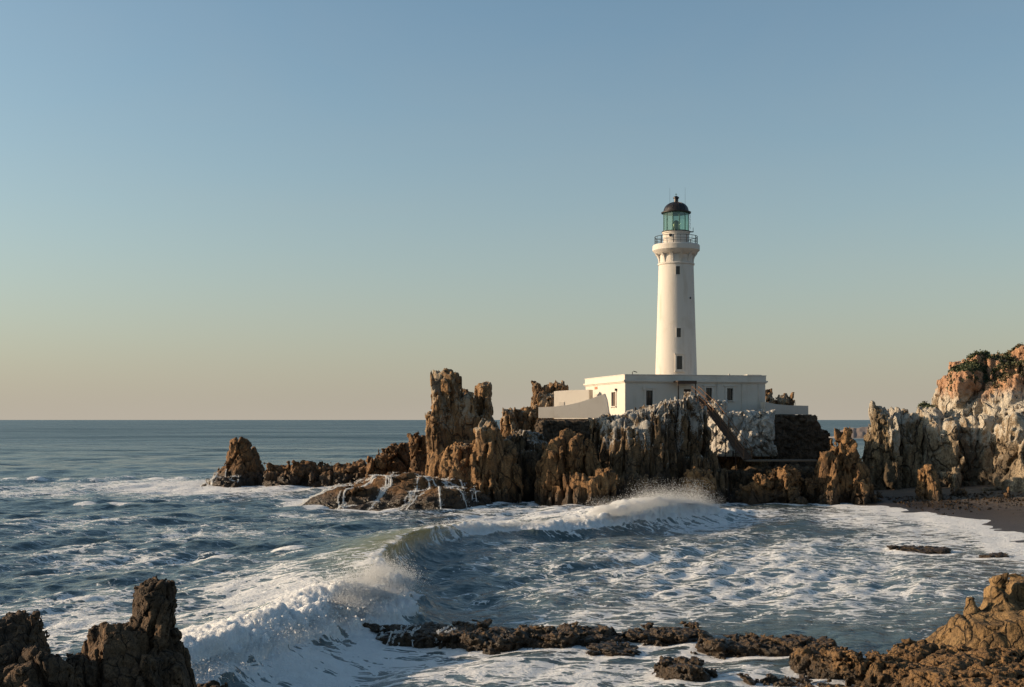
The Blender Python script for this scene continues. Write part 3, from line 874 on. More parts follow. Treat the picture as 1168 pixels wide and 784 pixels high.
# tall stack left of the house
rock('sea_stack', 'tall jagged brown sea stack with three broken spires left of the house', 'rock', 'stack', [
    S(482, 560, 492, 540, 500, 122, 9, p=2.4), S(489, 534, 496, 525, 420, 124, 6, 3.5, p=3), S(512, 558, 517, 548, 441, 125, 5.5, 4), S(532, 570, 539, 562, 430, 126, 5.5, 3.6, p=3), S(486, 570, 496, 564, 462, 124.5, 7, 5, p=3),
    S(478, 520, 482, 500, 545, 116.5, 5, 3), S(500, 545, 505, 538, 525, 118.5, 6, 4), S(505, 545, 512, 540, 560, 114.5, 5, 4)], V1, seed=6, cell=(0.42, 0.42, 0.08), camp=0.8, cell2=(1.1, 1.1, 0.3), warp=0.35)
rock('rock_outcrop', 'rounded brown rock slab leaning against the foot of the tall stack', 'rock', 'stack', [
    S(530, 592, 545, 562, 477, 119, 7, 3, k=1.5), S(545, 580, 538, 552, 484, 117.5, 4, 2), S(560, 600, 566, 585, 500, 120, 6, 4)], V1, seed=8, cell=(0.32, 0.32, 0.07), camp=0.7, warp=0.35)
rock('crag', 'dark shaded crag between the tall stack and the lit front outcrop', 'rock', 'cliff', [
    S(560, 640, 572, 620, 490, 128, 9, 6), S(575, 625, 585, 612, 508, 123.5, 7, 4)], V1, seed=12)
rock('rock_ridge', 'small sunlit rock ridge behind the dark face, left of the parapet', 'rock', 'stack', [
    S(565, 620, 574, 588, 464, 136, 6, 3), S(585, 640, 594, 612, 461, 137, 6, 3)], V1, seed=14, cell=(0.7, 0.7, 0.15), camp=0.7)
rock('rock_crag', 'twin rough crag rising behind the low annex', 'rock', 'stack', [
    S(594, 650, 607, 634, 433, 150, 8, 4.5, p=3), S(622, 675, 629, 649, 433, 151, 7, 4, p=3), S(640, 685, 645, 661, 440, 152, 6, 4, p=3)], V1, seed=16, cell=(0.7, 0.7, 0.2), camp=0.8, cell2=(1.5, 1.5, 0.6))
# front outcrop
rock('rock_outcrop', 'ochre sunlit front outcrop split into upright slabs below the swept parapet', 'rock', 'brown', [
    S(611, 648, 616, 640, 507, 117.5, 5.5, 3.5, p=3), S(636, 668, 646, 664, 497, 118.5, 5, 3, p=3), S(655, 690, 664, 678, 488, 119.5, 5, 2.5), S(640, 700, 650, 680, 545, 114.5, 4, 3),
    S(676, 708, 686, 700, 540, 114.5, 4, 2.5)], V1, seed=21, cell=(0.34, 0.34, 0.07), camp=0.85, crack=0.6, warp=0.4)
rock('cliff', 'dark cliff with white streaked crest directly under the front of the house', 'cliff', 'cliff', [
    S(676, 760, 690, 745, 486, 123, 11, 8), S(682, 800, 688, 788, 466, 124, 9, 6.5, p=4, tilt=(0.27, 0.05)), S(706, 748, 712, 742, 474, 123, 8, 5, p=3), S(728, 768, 735, 764, 466, 123.5, 8, 5, p=3), S(755, 792, 760, 784, 459, 124, 7, 4, p=3),
    S(770, 802, 779, 789, 447, 124.5, 6, 1.6, k=0.9), S(786, 810, 790, 802, 468, 124, 6, 3), S(765, 840, 770, 815, 520, 122.5, 9, 7), S(690, 775, 700, 760, 540, 117.5, 6, 4)], V1, seed=25,
     cell=(0.6, 0.42, 0.05), camp=0.75, crack=0.7, warp=0.3)
rock('rock_platform', 'broad dark rock platform behind the staircase, carrying the house', 'rock', 'base', [
    S(620, 880, 625, 870, 492, 144, 18, 16, p=5), S(695, 872, 700, 868, 480, 145, 16, 15, p=6), S(800, 885, 806, 880, 512, 132, 6, 5, p=4), S(800, 955, 805, 935, 533, 127, 9, 7, p=4)], 0.17, seed=29, slabs=0, camp=0.5, warp=0.4, fb=0.3)
rock('boulder', 'lumpy sunlit boulder at the waterline below the walkway', 'rock', 'brown', [
    S(848, 890, 856, 880, 537, 118.5, 4, 3, p=2.2), S(868, 922, 876, 910, 529, 119.5, 5, 4, p=2.4)], 0.12, seed=33, cell=(0.8, 0.8, 0.5), camp=0.8)
rock('boulder', 'dark boulder with a small sunlit top at the foot of the white streaked cliff', 'rock', 'brown', [
    S(776, 822, 782, 815, 532, 118.5, 5, 4, p=3)], 0.14, seed=35, cell=(0.5, 0.5, 0.3), camp=0.6)
rock('rock_shelf', 'low dark shelf between the lumpy boulder and the pyramid rock', 'rock', 'brown', [
    S(900, 965, 905, 955, 540, 121, 6, 5, p=3), S(825, 870, 830, 862, 552, 120, 5, 4)], 0.15, seed=37, slabs=0, cell=(0.6, 0.6, 0.4), camp=0.6)
rock('sea_stack', 'pyramid shaped dark rock with a knobbly tip, between lighthouse and beach', 'rock', 'brown', [
    S(916, 1005, 948, 984, 516, 120, 8, 3.5, k=0.95), S(944, 984, 956, 972, 486, 120, 4, 1.8, p=3), S(930, 960, 940, 953, 517, 118.5, 5, 2), S(970, 1000, 975, 988, 530, 118, 5, 3)], 0.13, seed=41, cell=(0.55, 0.55, 0.16), camp=0.8, warp=0.4)
rock('boulder', 'pale ochre boulder lying at the foot of the pyramid rock', 'rock', 'brown', [S(972, 992, 975, 988, 561, 116.5, 2.2, 1.6, z0=-0.4)], 0.08, seed=43, cell=(0.9, 0.9, 0.7), camp=0.4, warp=0.2, fb=0.2)
rock('boulder', 'two tier ochre boulder beside the water at the edge of the sand', 'rock', 'brown', [S(990, 1008, 993, 1005, 560, 117.5, 2.2, 1.6, z0=-0.4)], 0.08, seed=44, cell=(0.9, 0.9, 0.7), camp=0.4, warp=0.2, fb=0.2)
rock('sea_stack', 'flat topped pale rock buttress standing left of the big cliff', 'rock', 'buttress', [
    S(988, 1022, 994, 1012, 457, 130, 8, 5, p=3), S(1002, 1048, 1010, 1032, 461, 131, 8, 5, p=3), S(1024, 1058, 1030, 1048, 468, 131, 7, 4)], V1, seed=47, cell=(0.4, 0.4, 0.07), camp=0.75, crack=0.65, warp=0.3)
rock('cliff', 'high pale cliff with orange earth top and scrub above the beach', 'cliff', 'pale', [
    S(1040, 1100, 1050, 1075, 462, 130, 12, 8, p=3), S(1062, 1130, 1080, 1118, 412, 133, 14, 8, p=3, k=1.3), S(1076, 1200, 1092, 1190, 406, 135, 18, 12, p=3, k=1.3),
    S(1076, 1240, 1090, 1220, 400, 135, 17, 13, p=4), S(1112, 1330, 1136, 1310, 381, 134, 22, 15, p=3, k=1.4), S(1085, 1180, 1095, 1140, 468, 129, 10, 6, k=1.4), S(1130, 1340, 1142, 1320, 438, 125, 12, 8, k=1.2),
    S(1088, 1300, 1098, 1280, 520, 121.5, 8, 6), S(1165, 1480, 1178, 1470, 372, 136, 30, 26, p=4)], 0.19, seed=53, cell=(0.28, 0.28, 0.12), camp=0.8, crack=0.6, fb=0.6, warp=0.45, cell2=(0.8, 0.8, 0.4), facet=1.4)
rock('boulder', 'leaning triangular ochre boulder on the sand before the big cliff', 'rock', 'brown', [S(1044, 1075, 1052, 1062, 529, 117.5, 2.6, 1.0, z0=0.2, p=2.2)], 0.08, seed=57, cell=(0.5, 0.5, 0.3), camp=0.35, warp=0.2, fb=0.2)
rock('boulder', 'flat pale boulder at the cliff foot', 'rock', 'brown', [S(1086, 1104, 1089, 1100, 556, 118.5, 2, 1.4, z0=0.2)], 0.08, seed=58, cell=(0.9, 0.9, 0.9), camp=0.35, warp=0.2, fb=0.2)
rock('boulder', 'small round ochre stone on the open sand', 'rock', 'brown', [S(1147, 1153, 1148, 1152, 554.5, 116, 0.6, 0.4, z0=0.4)], 0.05, seed=59, slabs=0, cell=(1.2, 1.2, 1.2), camp=0.15, warp=0.1, fb=0.1, crack=0.1, fine=0.05)
rock('rock_crag', 'brown crag showing behind the right end of the house', 'rock', 'stack', [
    S(868, 890, 873, 881, 443, 152, 5, 2.5), S(878, 915, 886, 902, 447, 152, 6, 3)], V1, seed=61, cell=(0.7, 0.7, 0.2), camp=0.7)
# left reef
rock('sea_stack', 'pointed brown rock islet at the far left end of the reef', 'rock', 'reef', [
    S(222, 332, 240, 314, 541, 149, 9, 6, p=2.3), S(232, 318, 258, 294, 523, 150, 7, 4), S(244, 314, 270, 281, 498, 150, 6, 2, k=0.9)], V1, seed=65, cell=(0.5, 0.5, 0.25), camp=0.7, warp=0.6)
rock('reef', 'long low reef rock joining the islet to the tall stack', 'rock', 'reef', [
    S(300, 430, 316, 418, 527, 150, 10, 7, p=3), S(395, 450, 405, 436, 522, 148, 8, 6), S(325, 372, 332, 366, 524, 148, 6, 4), S(285, 505, 296, 492, 536, 150, 9, 7, p=4), S(300, 350, 306, 342, 536, 146, 6, 4)], V1, seed=67, cell=(0.5, 0.5, 0.3), camp=0.9, warp=0.6)
rock('rock_crag', 'square dark crag on the reef, left of the tall stack', 'rock', 'reef', [
    S(422, 480, 430, 466, 504, 141, 8, 6, p=3)], V1, seed=69, cell=(0.5, 0.5, 0.25), camp=0.7)
rock('rock_crag', 'narrow upright dark crag tucked against the tall stack', 'rock', 'reef', [
    S(464, 502, 470, 490, 491, 134, 7, 4, p=3)], V1, seed=70, cell=(0.6, 0.6, 0.2), camp=0.7)
rock('reef', 'smooth sloping wave washed reef with water pouring off its seaward edge', 'rock', 'wet_reef', [
    S(296, 580, 425, 530, 536, 121, 28, 13, p=2.3, k=0.75), S(318, 480, 375, 450, 551, 117, 16, 8, p=2.3), S(430, 562, 455, 545, 553, 113.5, 10, 6, p=2.6)], 0.17, seed=73, slabs=0, cell=(0.28, 0.7, 0.5), camp=0.55, crack=0.35, warp=0.7, fine=0.10)
for (a, b, tp, Y, lab, sd) in ((195, 238, 553, 149, 'flat dark rock awash just left of the pointed islet', 76), (222, 245, 548, 158, 'small flat rock awash behind the pointed islet', 77)):
    rock('rock', lab, 'rock', 'reef', [S(a, b, a + 5, b - 8, tp, Y, 4, 2.4, z0=-0.8)], 0.12, seed=sd, slabs=0, cell=(0.5, 0.5, 0.8), camp=0.3, warp=0.4, fb=0.2, crack=0.2)
for (a, b, tp, Y, dep, lab, sd) in ((1016, 1082, 625.5, 75.3, 2.6, 'flat barnacled rock awash off the beach', 80), (1120, 1150, 633.5, 71.5, 1.2, 'small reddish rock on the wet shoreline', 81)):
    rock('rock', lab, 'rock', 'shore', [S(a, b, a + 4, b - 4, tp - 3, Y, dep + 0.6, dep * .8, p=3, z0=-0.5)], 0.05, seed=sd, slabs=0, cell=(1.3, 1.3, 1.6), camp=0.18, warp=0.25, fb=0.1, crack=0.1, fine=0.05, ff=4)
# near reef chain
near_kw = dict(slabs=0, cell=(0.7, 0.7, 0.8), camp=0.2, crack=0.18, cw=0.08, fb=0.22, fbf=1.2, fine=0.07, ff=4.5, warp=0.3, wf=0.7, cell2=(3.0, 3.0, 2.6), sm=0.15)
VN = 0.042
rock('reef', 'dark wet reef rock at the left end of the near chain with water running off', 'rock', 'shore', [S(404, 535, 420, 520, 711, 45.2, 3.2, 2.4, p=3.4, z0=-0.7), S(490, 572, 500, 558, 713, 45, 3, 2.3, p=3.4, z0=-0.7)], VN, seed=84, **near_kw)
rock('reef', 'long knobbly brown reef rock in the middle of the near chain', 'rock', 'shore', [S(522, 615, 532, 606, 718, 44, 2.6, 2.0, p=3.4, z0=-0.7), S(582, 668, 590, 658, 713, 44.2, 2.8, 2.2, p=3.4, z0=-0.7), S(640, 722, 646, 710, 716, 44.3, 2.6, 2, p=3.4, z0=-0.7)], VN, seed=85, **near_kw)
rock('reef', 'humped brown reef rock of the near chain, right of the long knobbly one', 'rock', 'shore', [S(688, 822, 700, 802, 713, 44.6, 2.8, 2.0, p=3.2, z0=-0.7)], VN, seed=86, **near_kw)
rock('reef', 'low brown reef rock of the near chain touching the right shore ledge', 'rock', 'shore', [S(792, 890, 804, 874, 721, 42.7, 2.6, 1.8, p=3.2, z0=-0.7), S(860, 960, 868, 945, 727, 42.2, 2.4, 1.8, p=3.2, z0=-0.7)], VN, seed=87, **near_kw)
rock('boulder', 'small dark boulder just in front of the near reef chain', 'rock', 'shore', [S(678, 740, 684, 730, 734, 42.3, 1.4, 1.0, z0=-0.5)], VN, seed=88, **near_kw)
rock('boulder', 'round brown boulder alone in the foam at the bottom edge', 'rock', 'shore', [S(748, 822, 756, 812, 752, 38.6, 1.9, 1.4, z0=-0.5, p=2.4)], VN, seed=89, **{**near_kw, 'camp': 0.2})
# right shore
rock('rock_mound', 'smooth ochre rock mound with upright fins at the right edge', 'rock', 'mound', [
    S(895, 1420, 1110, 1330, 690, 39.5, 7, 3, p=2.1, k=0.72, z0=-0.8), S(1000, 1400, 1095, 1330, 700, 38.5, 6, 3, p=2.1, k=0.85, z0=-0.8), S(1118, 1160, 1128, 1148, 650, 39.5, 1.6, 0.8, z0=0.5, p=2.4), S(1150, 1240, 1158, 1215, 657, 39.8, 2.4, 1.4, z0=0.5),
    S(1096, 1128, 1104, 1116, 676, 39.2, 1.0, 0.5, z0=0.5), S(1200, 1380, 1220, 1350, 630, 40.5, 4, 2.5, z0=0)], 0.06, seed=92, slabs=0, cell=(0.45, 0.45, 0.4), camp=0.18, crack=0.10, cw=0.03, fb=0.22, fbf=0.8, fine=0.015, ff=4, warp=0.32, wf=0.5, sm=0.3, facet=0.5)
rock('rock_ledge', 'rough barnacle covered rock ledge along the bottom right corner', 'rock', 'shore', [
    S(965, 1420, 985, 1400, 741, 36.4, 4.2, 3.2, p=2.6, z0=-0.7), S(905, 1010, 925, 985, 741, 38.6, 1.8, 1.2, z0=-0.7), S(1010, 1420, 1040, 1400, 752, 34.2, 3.4, 2.6, z0=-0.7), S(1000, 1300, 1030, 1290, 768, 32.2, 3, 2.2, z0=-0.7),
    S(905, 1010, 915, 985, 781, 32.8, 1.6, 1, z0=-0.5)], 0.045, seed=94, **{**near_kw, 'camp': 0.22})
rock('rock', 'low rock slab in the foam left of the barnacle ledge', 'rock', 'shore', [S(858, 935, 868, 922, 769, 37.3, 1.2, 0.8, z0=-0.5)], VN, seed=96, **{**near_kw, 'camp': 0.25})
rock('rock', 'second low slab nearly drowned below the barnacle ledge', 'rock', 'shore', [S(868, 960, 880, 950, 777, 35.4, 1.2, 0.8, z0=-0.5)], VN, seed=97, **{**near_kw, 'camp': 0.25})
# near left
rock('rock_pillar', 'dark pillar shaped rock with a rough knob on top, near left corner', 'rock', 'near', [
    S(58, 266, 108, 208, 714, 30, 4.0, 2.2, p=2.5, k=0.8, z0=-0.8), S(112, 200, 118, 160, 706, 29.6, 2.4, 1.4, z0=0), S(140, 240, 153, 197, 684, 30.2, 2.4, 1.1, k=0.8, z0=0, p=2.8), S(149, 201, 153, 196, 656, 30.2, 1.2, 1.0, z0=2.6, p=3), S(60, 130, 84, 110, 745, 29.2, 2.4, 1.4, z0=-0.8)], 0.036, seed=101,
     cell=(1.1, 1.1, 0.26), camp=0.24, crack=0.22, cw=0.06, fb=0.13, fbf=1.3, fine=0.035, ff=6, warp=0.14, wf=0.8, cell2=(3.2, 3.2, 2.0), sm=0.08)
rock('rock', 'dark angular rock cut off by the left edge in the near corner', 'rock', 'near', [
    S(-130, 112, -95, 34, 699, 28, 4.0, 2.2, p=2.5, k=0.9, z0=-0.8), S(-50, 105, -10, 70, 728, 27.2, 2.6, 1.6, z0=-0.8)], 0.036, seed=103,
     cell=(0.8, 0.8, 0.35), camp=0.32, crack=0.22, cw=0.06, fb=0.16, fbf=1.3, fine=0.04, ff=6, warp=0.2, wf=0.8, cell2=(3.0, 3.0, 2.2), sm=0.1)
rock('rock', 'small dark rock tip at the bottom edge right of the pillar rock', 'rock', 'near', [S(226, 262, 234, 252, 776, 32.5, 1.0, 0.6, z0=-0.5)], 0.04, seed=105, **{**near_kw, 'camp': 0.2})
rock('sea_stack', 'unseen tall dark rock added beyond the left edge to shade the near rocks', 'rock', 'near', [S(-640, -260, -560, -330, 690, 27.5, 6, 3.5, z0=-0.8), S(-420, -240, -380, -300, 715, 26.5, 5, 3, z0=-0.8)], 0.11, seed=107, cell=(0.8, 0.8, 0.3), camp=0.5, warp=0.4)  # added out of view so its shadow falls on the near left rocks
# masonry
rock('retaining_wall', 'dark rough masonry wall under the swept parapet', 'wall', 'stone_wall', [S(612, 700, 613, 696, 476.8, 133, 5, 4.6, p=14, z0=3.5)], 0.12, seed=110, slabs=0, cell=(1.1, 1.1, 2.0), camp=0.14, crack=0.08, warp=0.05, fb=0.06, fine=0.04, ff=4)
rock('retaining_wall', 'dark tapering masonry bastion at the right end of the lighthouse terrace', 'wall', 'stone_wall', [S(866, 944, 870, 922, 472.5, 138.6, 8.6, 8, p=14, z0=2.8), S(918, 948, 922, 935, 489, 138.8, 8.2, 7.6, p=14, z0=2.8)], 0.12, seed=112, cell=(1.1, 1.1, 2.0), camp=0.14, crack=0.08, warp=0.08, fb=0.06, fine=0.04, ff=4, slabs=0)
rock('foundation', 'rough whitewashed stone footing below the right half of the house front', 'wall', 'whitewash', [S(806, 877, 812, 873, 467, 132.0, 9.0, 8.4, p=9, z0=4.6), S(796, 830, 806, 826, 456, 134, 6.0, 5, p=3, z0=5.0)], 0.11, seed=114, slabs=0, cell=(0.5, 0.5, 0.4), camp=0.4, crack=0.2, warp=0.3, fb=0.15, fine=0.05, ff=3)


def work(r):
    v, q = drop_islands(*rock_arrays(r['sp'], r['vox'], **r['kw']))
    zt = max(a['z1'] for a in r['sp']); up = v[:, 2] > 0
    v[up, 2] *= zt / v[:, 2].max()
    return v, q


with ThreadPoolExecutor(4) as ex:
    RES = list(ex.map(work, ROCKS))
ROBJ = {}
for r, (v, q) in zip(ROCKS, RES):
    s = r['sp'][0]; base = np.array([s['x0'], s['y0'], max(0.0, s['z0'])], f32)
    o = link(r['name'], mesh_np(r['name'], v - base, q), M[r['mat']], None, base.tolist())
    tag(o, r['label'], r['cat'], r['group'])
    r['v'] = v; r['q'] = q
print('rocks', round(time.time() - T0, 1), sum(len(r[0]) for r in RES))

# ================================================================== staircase and walkway
SP0 = np.array(P(793, 451, 128.6)); SP1 = np.array(P(808, 465, 127.4)); SP2 = np.array(P(853, 523, 122.6))
stair = empty('staircase', tuple(SP2)); tag(stair, 'long rusty timber staircase running down the rock from the porch', 'stairs')


def flight(p0, p1, w=1.1):
    d = p1 - p0; hd = d.copy(); hd[2] = 0; hl = np.linalg.norm(hd); hd /= hl; sd = np.array([-hd[1], hd[0], 0]) * w / 2
    n = max(4, int(abs(d[2]) / 0.2)); rz = math.atan2(hd[1], hd[0])
    st = MB()
    for i in range(n):
        c = p0 + d * (i + 0.5) / n - SP2; st.box(c, (hl / n + 0.05, w, 0.05), rz).box(c + hd * hl / n / 2 - (0, 0, abs(d[2]) / n / 2), (0.03, w - 0.01, abs(d[2]) / n), rz)
    st.build('steps', M['wood'], stair)
    for sg in (-1, 1):
        a = p0 + sg * sd - SP2; b = p1 + sg * sd - SP2
        q = MB(); q.tube([a - (0, 0, .12), b - (0, 0, .12)], 0.12, 4); q.build('stringer', M['wood'], stair)
        rl = MB(); m = max(2, int(np.linalg.norm(d) / 1.4))
        for i in range(m + 1):
            c = a + (b - a) * i / m; rl.tube([c, c + (0, 0, 0.95)], 0.03, 6)
        rl.tube([a + (0, 0, .95), b + (0, 0, .95)], 0.04, 6); rl.tube([a + (0, 0, .5), b + (0, 0, .5)], 0.02, 6)
        rl.build('handrail', M['rust'], stair)


flight(SP0, SP1); flight(SP1 + np.array([0.1, 0, 0]), SP2)
MB().box(SP1 - SP2 + np.array([0.0, 0, -0.06]), (1.3, 1.3, 0.08)).build('landing', M['wood'], stair)
lg = MB()
for q in (0.2, 0.45, 0.7):
    c = SP1 + (SP2 - SP1) * q - SP2; lg.tube([c, c - (0, 0, 3.0)], 0.06, 6)
lg.build('support_post', M['wood'], stair)
pa, pb = np.array(P(850, 523.5, 122.4)), np.array(P(932, 527.5, 122.4))
mb = MB().box(((pb - pa) / 2), (pb[0] - pa[0], 2.0, 0.14), 0.0)
o = mb.build('walkway', M['concrete'], None, tuple(pa)); tag(o, 'narrow concrete walkway along the ledge from the stair foot', 'path')

# ================================================================== sea
ang = np.concatenate([np.linspace(-180, -60, 41)[:-1], np.linspace(-60, -27, 67)[:-1], np.linspace(-27, 27, 960)[:-1], np.linspace(27, 60, 67)[:-1], np.linspace(60, 180, 41)])
rad = [1.0, 5, 10, 15, 20, 24, 27]
r = 27.0
while r < 60000:
    if r < 62: st = 0.15
    elif r < 125: st = 0.15 + (r - 62) / 63 * 0.25
    else: st = 0.40 * (r / 125) ** 1.9
    st = min(st, r * 0.09)
    r += st; rad.append(r)
rad = np.array(rad)
A_, R_2 = np.meshgrid(np.radians(ang), rad)
SX = (R_2 * np.sin(A_)).astype(np.float64); SY = (R_2 * np.cos(A_)).astype(np.float64)
STP = np.gradient(rad)[:, None] * np.ones_like(A_)
print('sea', SX.shape)
Z = np.zeros_like(SX)
g = np.random.default_rng(5)
wd = math.radians(-38)                          # the swell runs towards the beach, to the right and nearer
for i in range(46):
    lam = 1.0 * (28 / 1.0) ** (i / 45.0)
    th = wd + g.normal(0, 0.55)
    kx, ky = math.sin(-th) * 2 * math.pi / lam, -math.cos(th) * 2 * math.pi / lam
    amp = 0.0115 * lam ** 0.66 * g.uniform(0.6, 1.3) * (0.55 if lam > 7 else 1.0)
    fade = np.clip((lam / STP - 2.5) / 4, 0, 1)
    ph = kx * SX + ky * SY + g.uniform(0, 6.28)
    Z += amp * fade * (np.sin(ph) + 0.28 * np.sin(2 * ph + 1.57))
calm = (1 - 0.35 * sstep(6, 22, SX) * sstep(140, 100, SY)) * (1 - 0.55 * sstep(57, 50, SY) * sstep(-8, -3, SX))
Z *= calm
# long swell coming in from the open sea
for lam, amp, th, ph in ((46, 0.18, 0.06, 0.4), (71, 0.16, -0.10, 2.0), (33, 0.10, 0.22, 1.0)):
    q = (SX * math.sin(th) + SY * math.cos(th)) * 2 * math.pi / lam + ph + 0.5 * np.sin(SX / 60.0)
    Z += amp * np.clip((lam / STP - 2.5) / 4, 0, 1) * (np.sin(q) + 0.3 * np.cos(2 * q)) * sstep(120, 230, SY) * sstep(1200, 500, SY)
CR = np.zeros_like(Z); FO = np.zeros_like(Z)

# the breaking wave: foot line, height, how far it has broken, length of foam behind it
WV = [(865, 586, .30, 1, 3), (830, 590, .7, 1, 4), (785, 594, 1.6, 1, 8), (745, 599, 1.7, 1, 8), (700, 604, 1.15, 1, 6), (640, 609, .85, 1, 3.5), (585, 612, .9, 1, 2.2), (540, 616, 1.05, .75, 1.6), (500, 627, 1.25, .35, 1.0),
      (473, 641, 1.4, .12, 0.7), (456, 657, 1.5, .15, 0.8), (455, 678, 1.45, .7, 2.0), (468, 702, 1.45, 1, 4), (425, 722, 1.45, 1, 5.5), (350, 748, 1.3, 1, 6), (285, 772, 1.2, 1, 5.5), (200, 805, .8, 1, 4), (80, 850, .3, 1, 3)]
wp = np.array([(*W(a, b), c, d, e) for a, b, c, d, e in WV])
cp = []
for i in range(len(wp) - 1):
    p0, p1, p2, p3 = wp[max(i - 1, 0)], wp[i], wp[i + 1], wp[min(i + 2, len(wp) - 1)]
    for q in np.linspace(0, 1, 14, endpoint=False):
        cp.append(0.5 * ((2 * p1) + (-p0 + p2) * q + (2 * p0 - 5 * p1 + 4 * p2 - p3) * q * q + (-p0 + 3 * p1 - 3 * p2 + p3) * q ** 3))
cp = np.array(cp + [wp[-1]])
tg = np.gradient(cp[:, :2], axis=0); tg /= np.linalg.norm(tg, axis=1)[:, None]
nrm = np.stack([-tg[:, 1], tg[:, 0]], 1)          # shoreward side of a line that runs from far right to near left
if nrm[len(nrm) // 2] @ np.array([1.0, -0.6]) < 0: nrm = -nrm
sel = np.nonzero(((SX > -22) & (SX < 26) & (SY > 24) & (SY < 120)).ravel())[0]
px_, py_ = SX.ravel()[sel].astype(f32), SY.ravel()[sel].astype(f32)
best = np.full(len(sel), 1e9, f32); bi = np.zeros(len(sel), np.int32)
for i in range(len(cp)):
    d = (px_ - cp[i, 0]) ** 2 + (py_ - cp[i, 1]) ** 2
    m = d < best; best[m] = d[m]; bi[m] = i
n_ = nrm[bi]; cw_ = cp[bi]
s = (px_ - cw_[:, 0]) * n_[:, 0] + (py_ - cw_[:, 1]) * n_[:, 1]
lat = np.abs((px_ - cw_[:, 0]) * tg[bi, 0] + (py_ - cw_[:, 1]) * tg[bi, 1])
endf = np.exp(-(lat / 2.0) ** 2)
Aw, Bw, Lw = cw_[:, 2] * endf, np.clip(cw_[:, 3], 0, 1), cw_[:, 4]
s = s + 0.35 * vnoise(px_ * 0.5, py_ * 0.5, px_ * 0, 3) * (0.4 + Bw)
sc = s + 1.25 * Aw                                # the crest stands a little behind the foot line
wf_, wb_ = 0.62 * Aw + 0.25 + 0.75 * Bw, 2.4 + 1.3 * Aw
prof = np.where(sc > 0, np.exp(-(sc / wf_) ** 2 * 0.9), 1 / (1 + (sc / wb_) ** 2) ** 1.15)
hw = Aw * prof - 0.22 * Aw * np.exp(-((sc - 2.6 * wf_) / (1.3 * wf_)) ** 2)
fz = Bw * np.clip(sstep(0.8, -0.1, s) * sstep(-Lw - 2, -Lw * 0.35, s), 0, 1) * endf
bl = np.abs(vnoise(px_ * 0.9, py_ * 0.9, px_ * 0, 21)) * 0.9 + np.abs(vnoise(px_ * 2.1, py_ * 2.1, px_ * 0, 22)) * 0.5 + np.abs(vnoise(px_ * 4.7, py_ * 4.7, px_ * 0, 23)) * 0.26
roll = Bw * np.exp(-((s + 0.9) / 1.5) ** 2) * endf
lump = 0.42 * roll * np.clip(Aw, 0, 1.4) + 0.40 * fz
# streaks drawn up the glassy face
zf = Z.ravel(); zf[sel] = zf[sel] * (1 - 0.6 * prof * np.clip(Aw, 0, 1)) + hw
xf, yf = SX.ravel(), SY.ravel()
curl = Aw * 0.75 * np.where(sc > -0.6, 1, 0) * np.clip(prof, 0, 1) ** 3 * (1 - 0.4 * Bw)
curl = Aw * 0.75 * np.clip(prof, 0, 1) ** 4 * (1 - 0.4 * Bw)
xf[sel] += curl * n_[:, 0]; yf[sel] += curl * n_[:, 1]
# churned white water: rounded lumps pushed out of the wave, up and forward
lx, ly, lz = xf[sel].astype(f32), yf[sel].astype(f32), zf[sel].astype(f32)
L3 = 0
for k_, a_, o_ in ((0.6, 0.80, 61), (1.5, 0.45, 62), (3.4, 0.26, 63), (7.5, 0.13, 64)):
    L3 = L3 + a_ * np.abs(vnoise(lx * k_, ly * k_, lz * k_ * 1.2, o_))
L3 = (L3 - 0.42) * lump
fw_ = np.clip(0.25 + (s + 0.9) * 0.4, 0, 0.8)
xf[sel] += L3 * fw_ * n_[:, 0]; yf[sel] += L3 * fw_ * n_[:, 1]; zf[sel] += L3 * 0.65
CR.ravel()[sel] = np.clip(prof, 0, 1) ** 2 * np.clip(Aw, 0, 1) * (1 - 0.6 * Bw) * sstep(-4, -0.5, -np.abs(sc) )
lip = np.exp(-((sc + 0.05) / 0.40) ** 2) * endf * np.clip(Aw, 0, 1)
streak = sstep(-5.5, -0.6, sc) * sstep(0.6, -0.4, sc) * (0.16 + 0.40 * Bw) * np.clip(Aw, 0, 1)
face = 0.30 * np.exp(-((sc - 1.0) / 0.9) ** 2) * np.clip(Aw, 0, 1)
FO.ravel()[sel] = np.maximum.reduce([fz * (0.84 + 0.3 * np.clip(roll, 0, 1)), 0.85 * lip * (0.45 + 0.55 * Bw), streak, face])

# small breakers: (column, row, half length m, height, turn, foam)
for (a, b, hl, am, th, fm) in ((62, 549, 6.0, .45, .1, .9), (118, 577, 3.6, .40, -.2, .8), (30, 562, 5, .25, .1, .5), (170, 545, 7, .3, .1, .85), (240, 641, 2.2, .30, .25, .75), (300, 646, 2.0, .35, .3, .85), (335, 637, 1.8, .4, .3, .8),
                                (225, 632, 1.6, .2, .2, .6), (880, 640, 2.0, .10, 0, .5), (700, 650, 2.2, .12, .1, .55), (90, 690, 2.4, .15, .1, .6), (20, 600, 4, .25, 0, .3), (150, 600, 4, .22, .1, .35), (260, 590, 4, .2, .1, .3)):
    cx_, cy_ = W(a, b); co, si = math.cos(th), math.sin(th)
    u = (SX - cx_) * co + (SY - cy_) * si; v = -(SX - cx_) * si + (SY - cy_) * co
    e = np.exp(-(u / hl / 1.3) ** 2) * (0.75 + 0.5 * np.sin(u * 1.7 + a))
    Z += 0.6 * am * e * np.where(v < 0, np.exp(-(v / 0.8) ** 2), np.exp(-(v / 2.2) ** 2))
    FO = np.maximum(FO, fm * e * np.where(v < 0, np.exp(-(v / 0.6) ** 2), np.exp(-(v / 1.5) ** 2)))


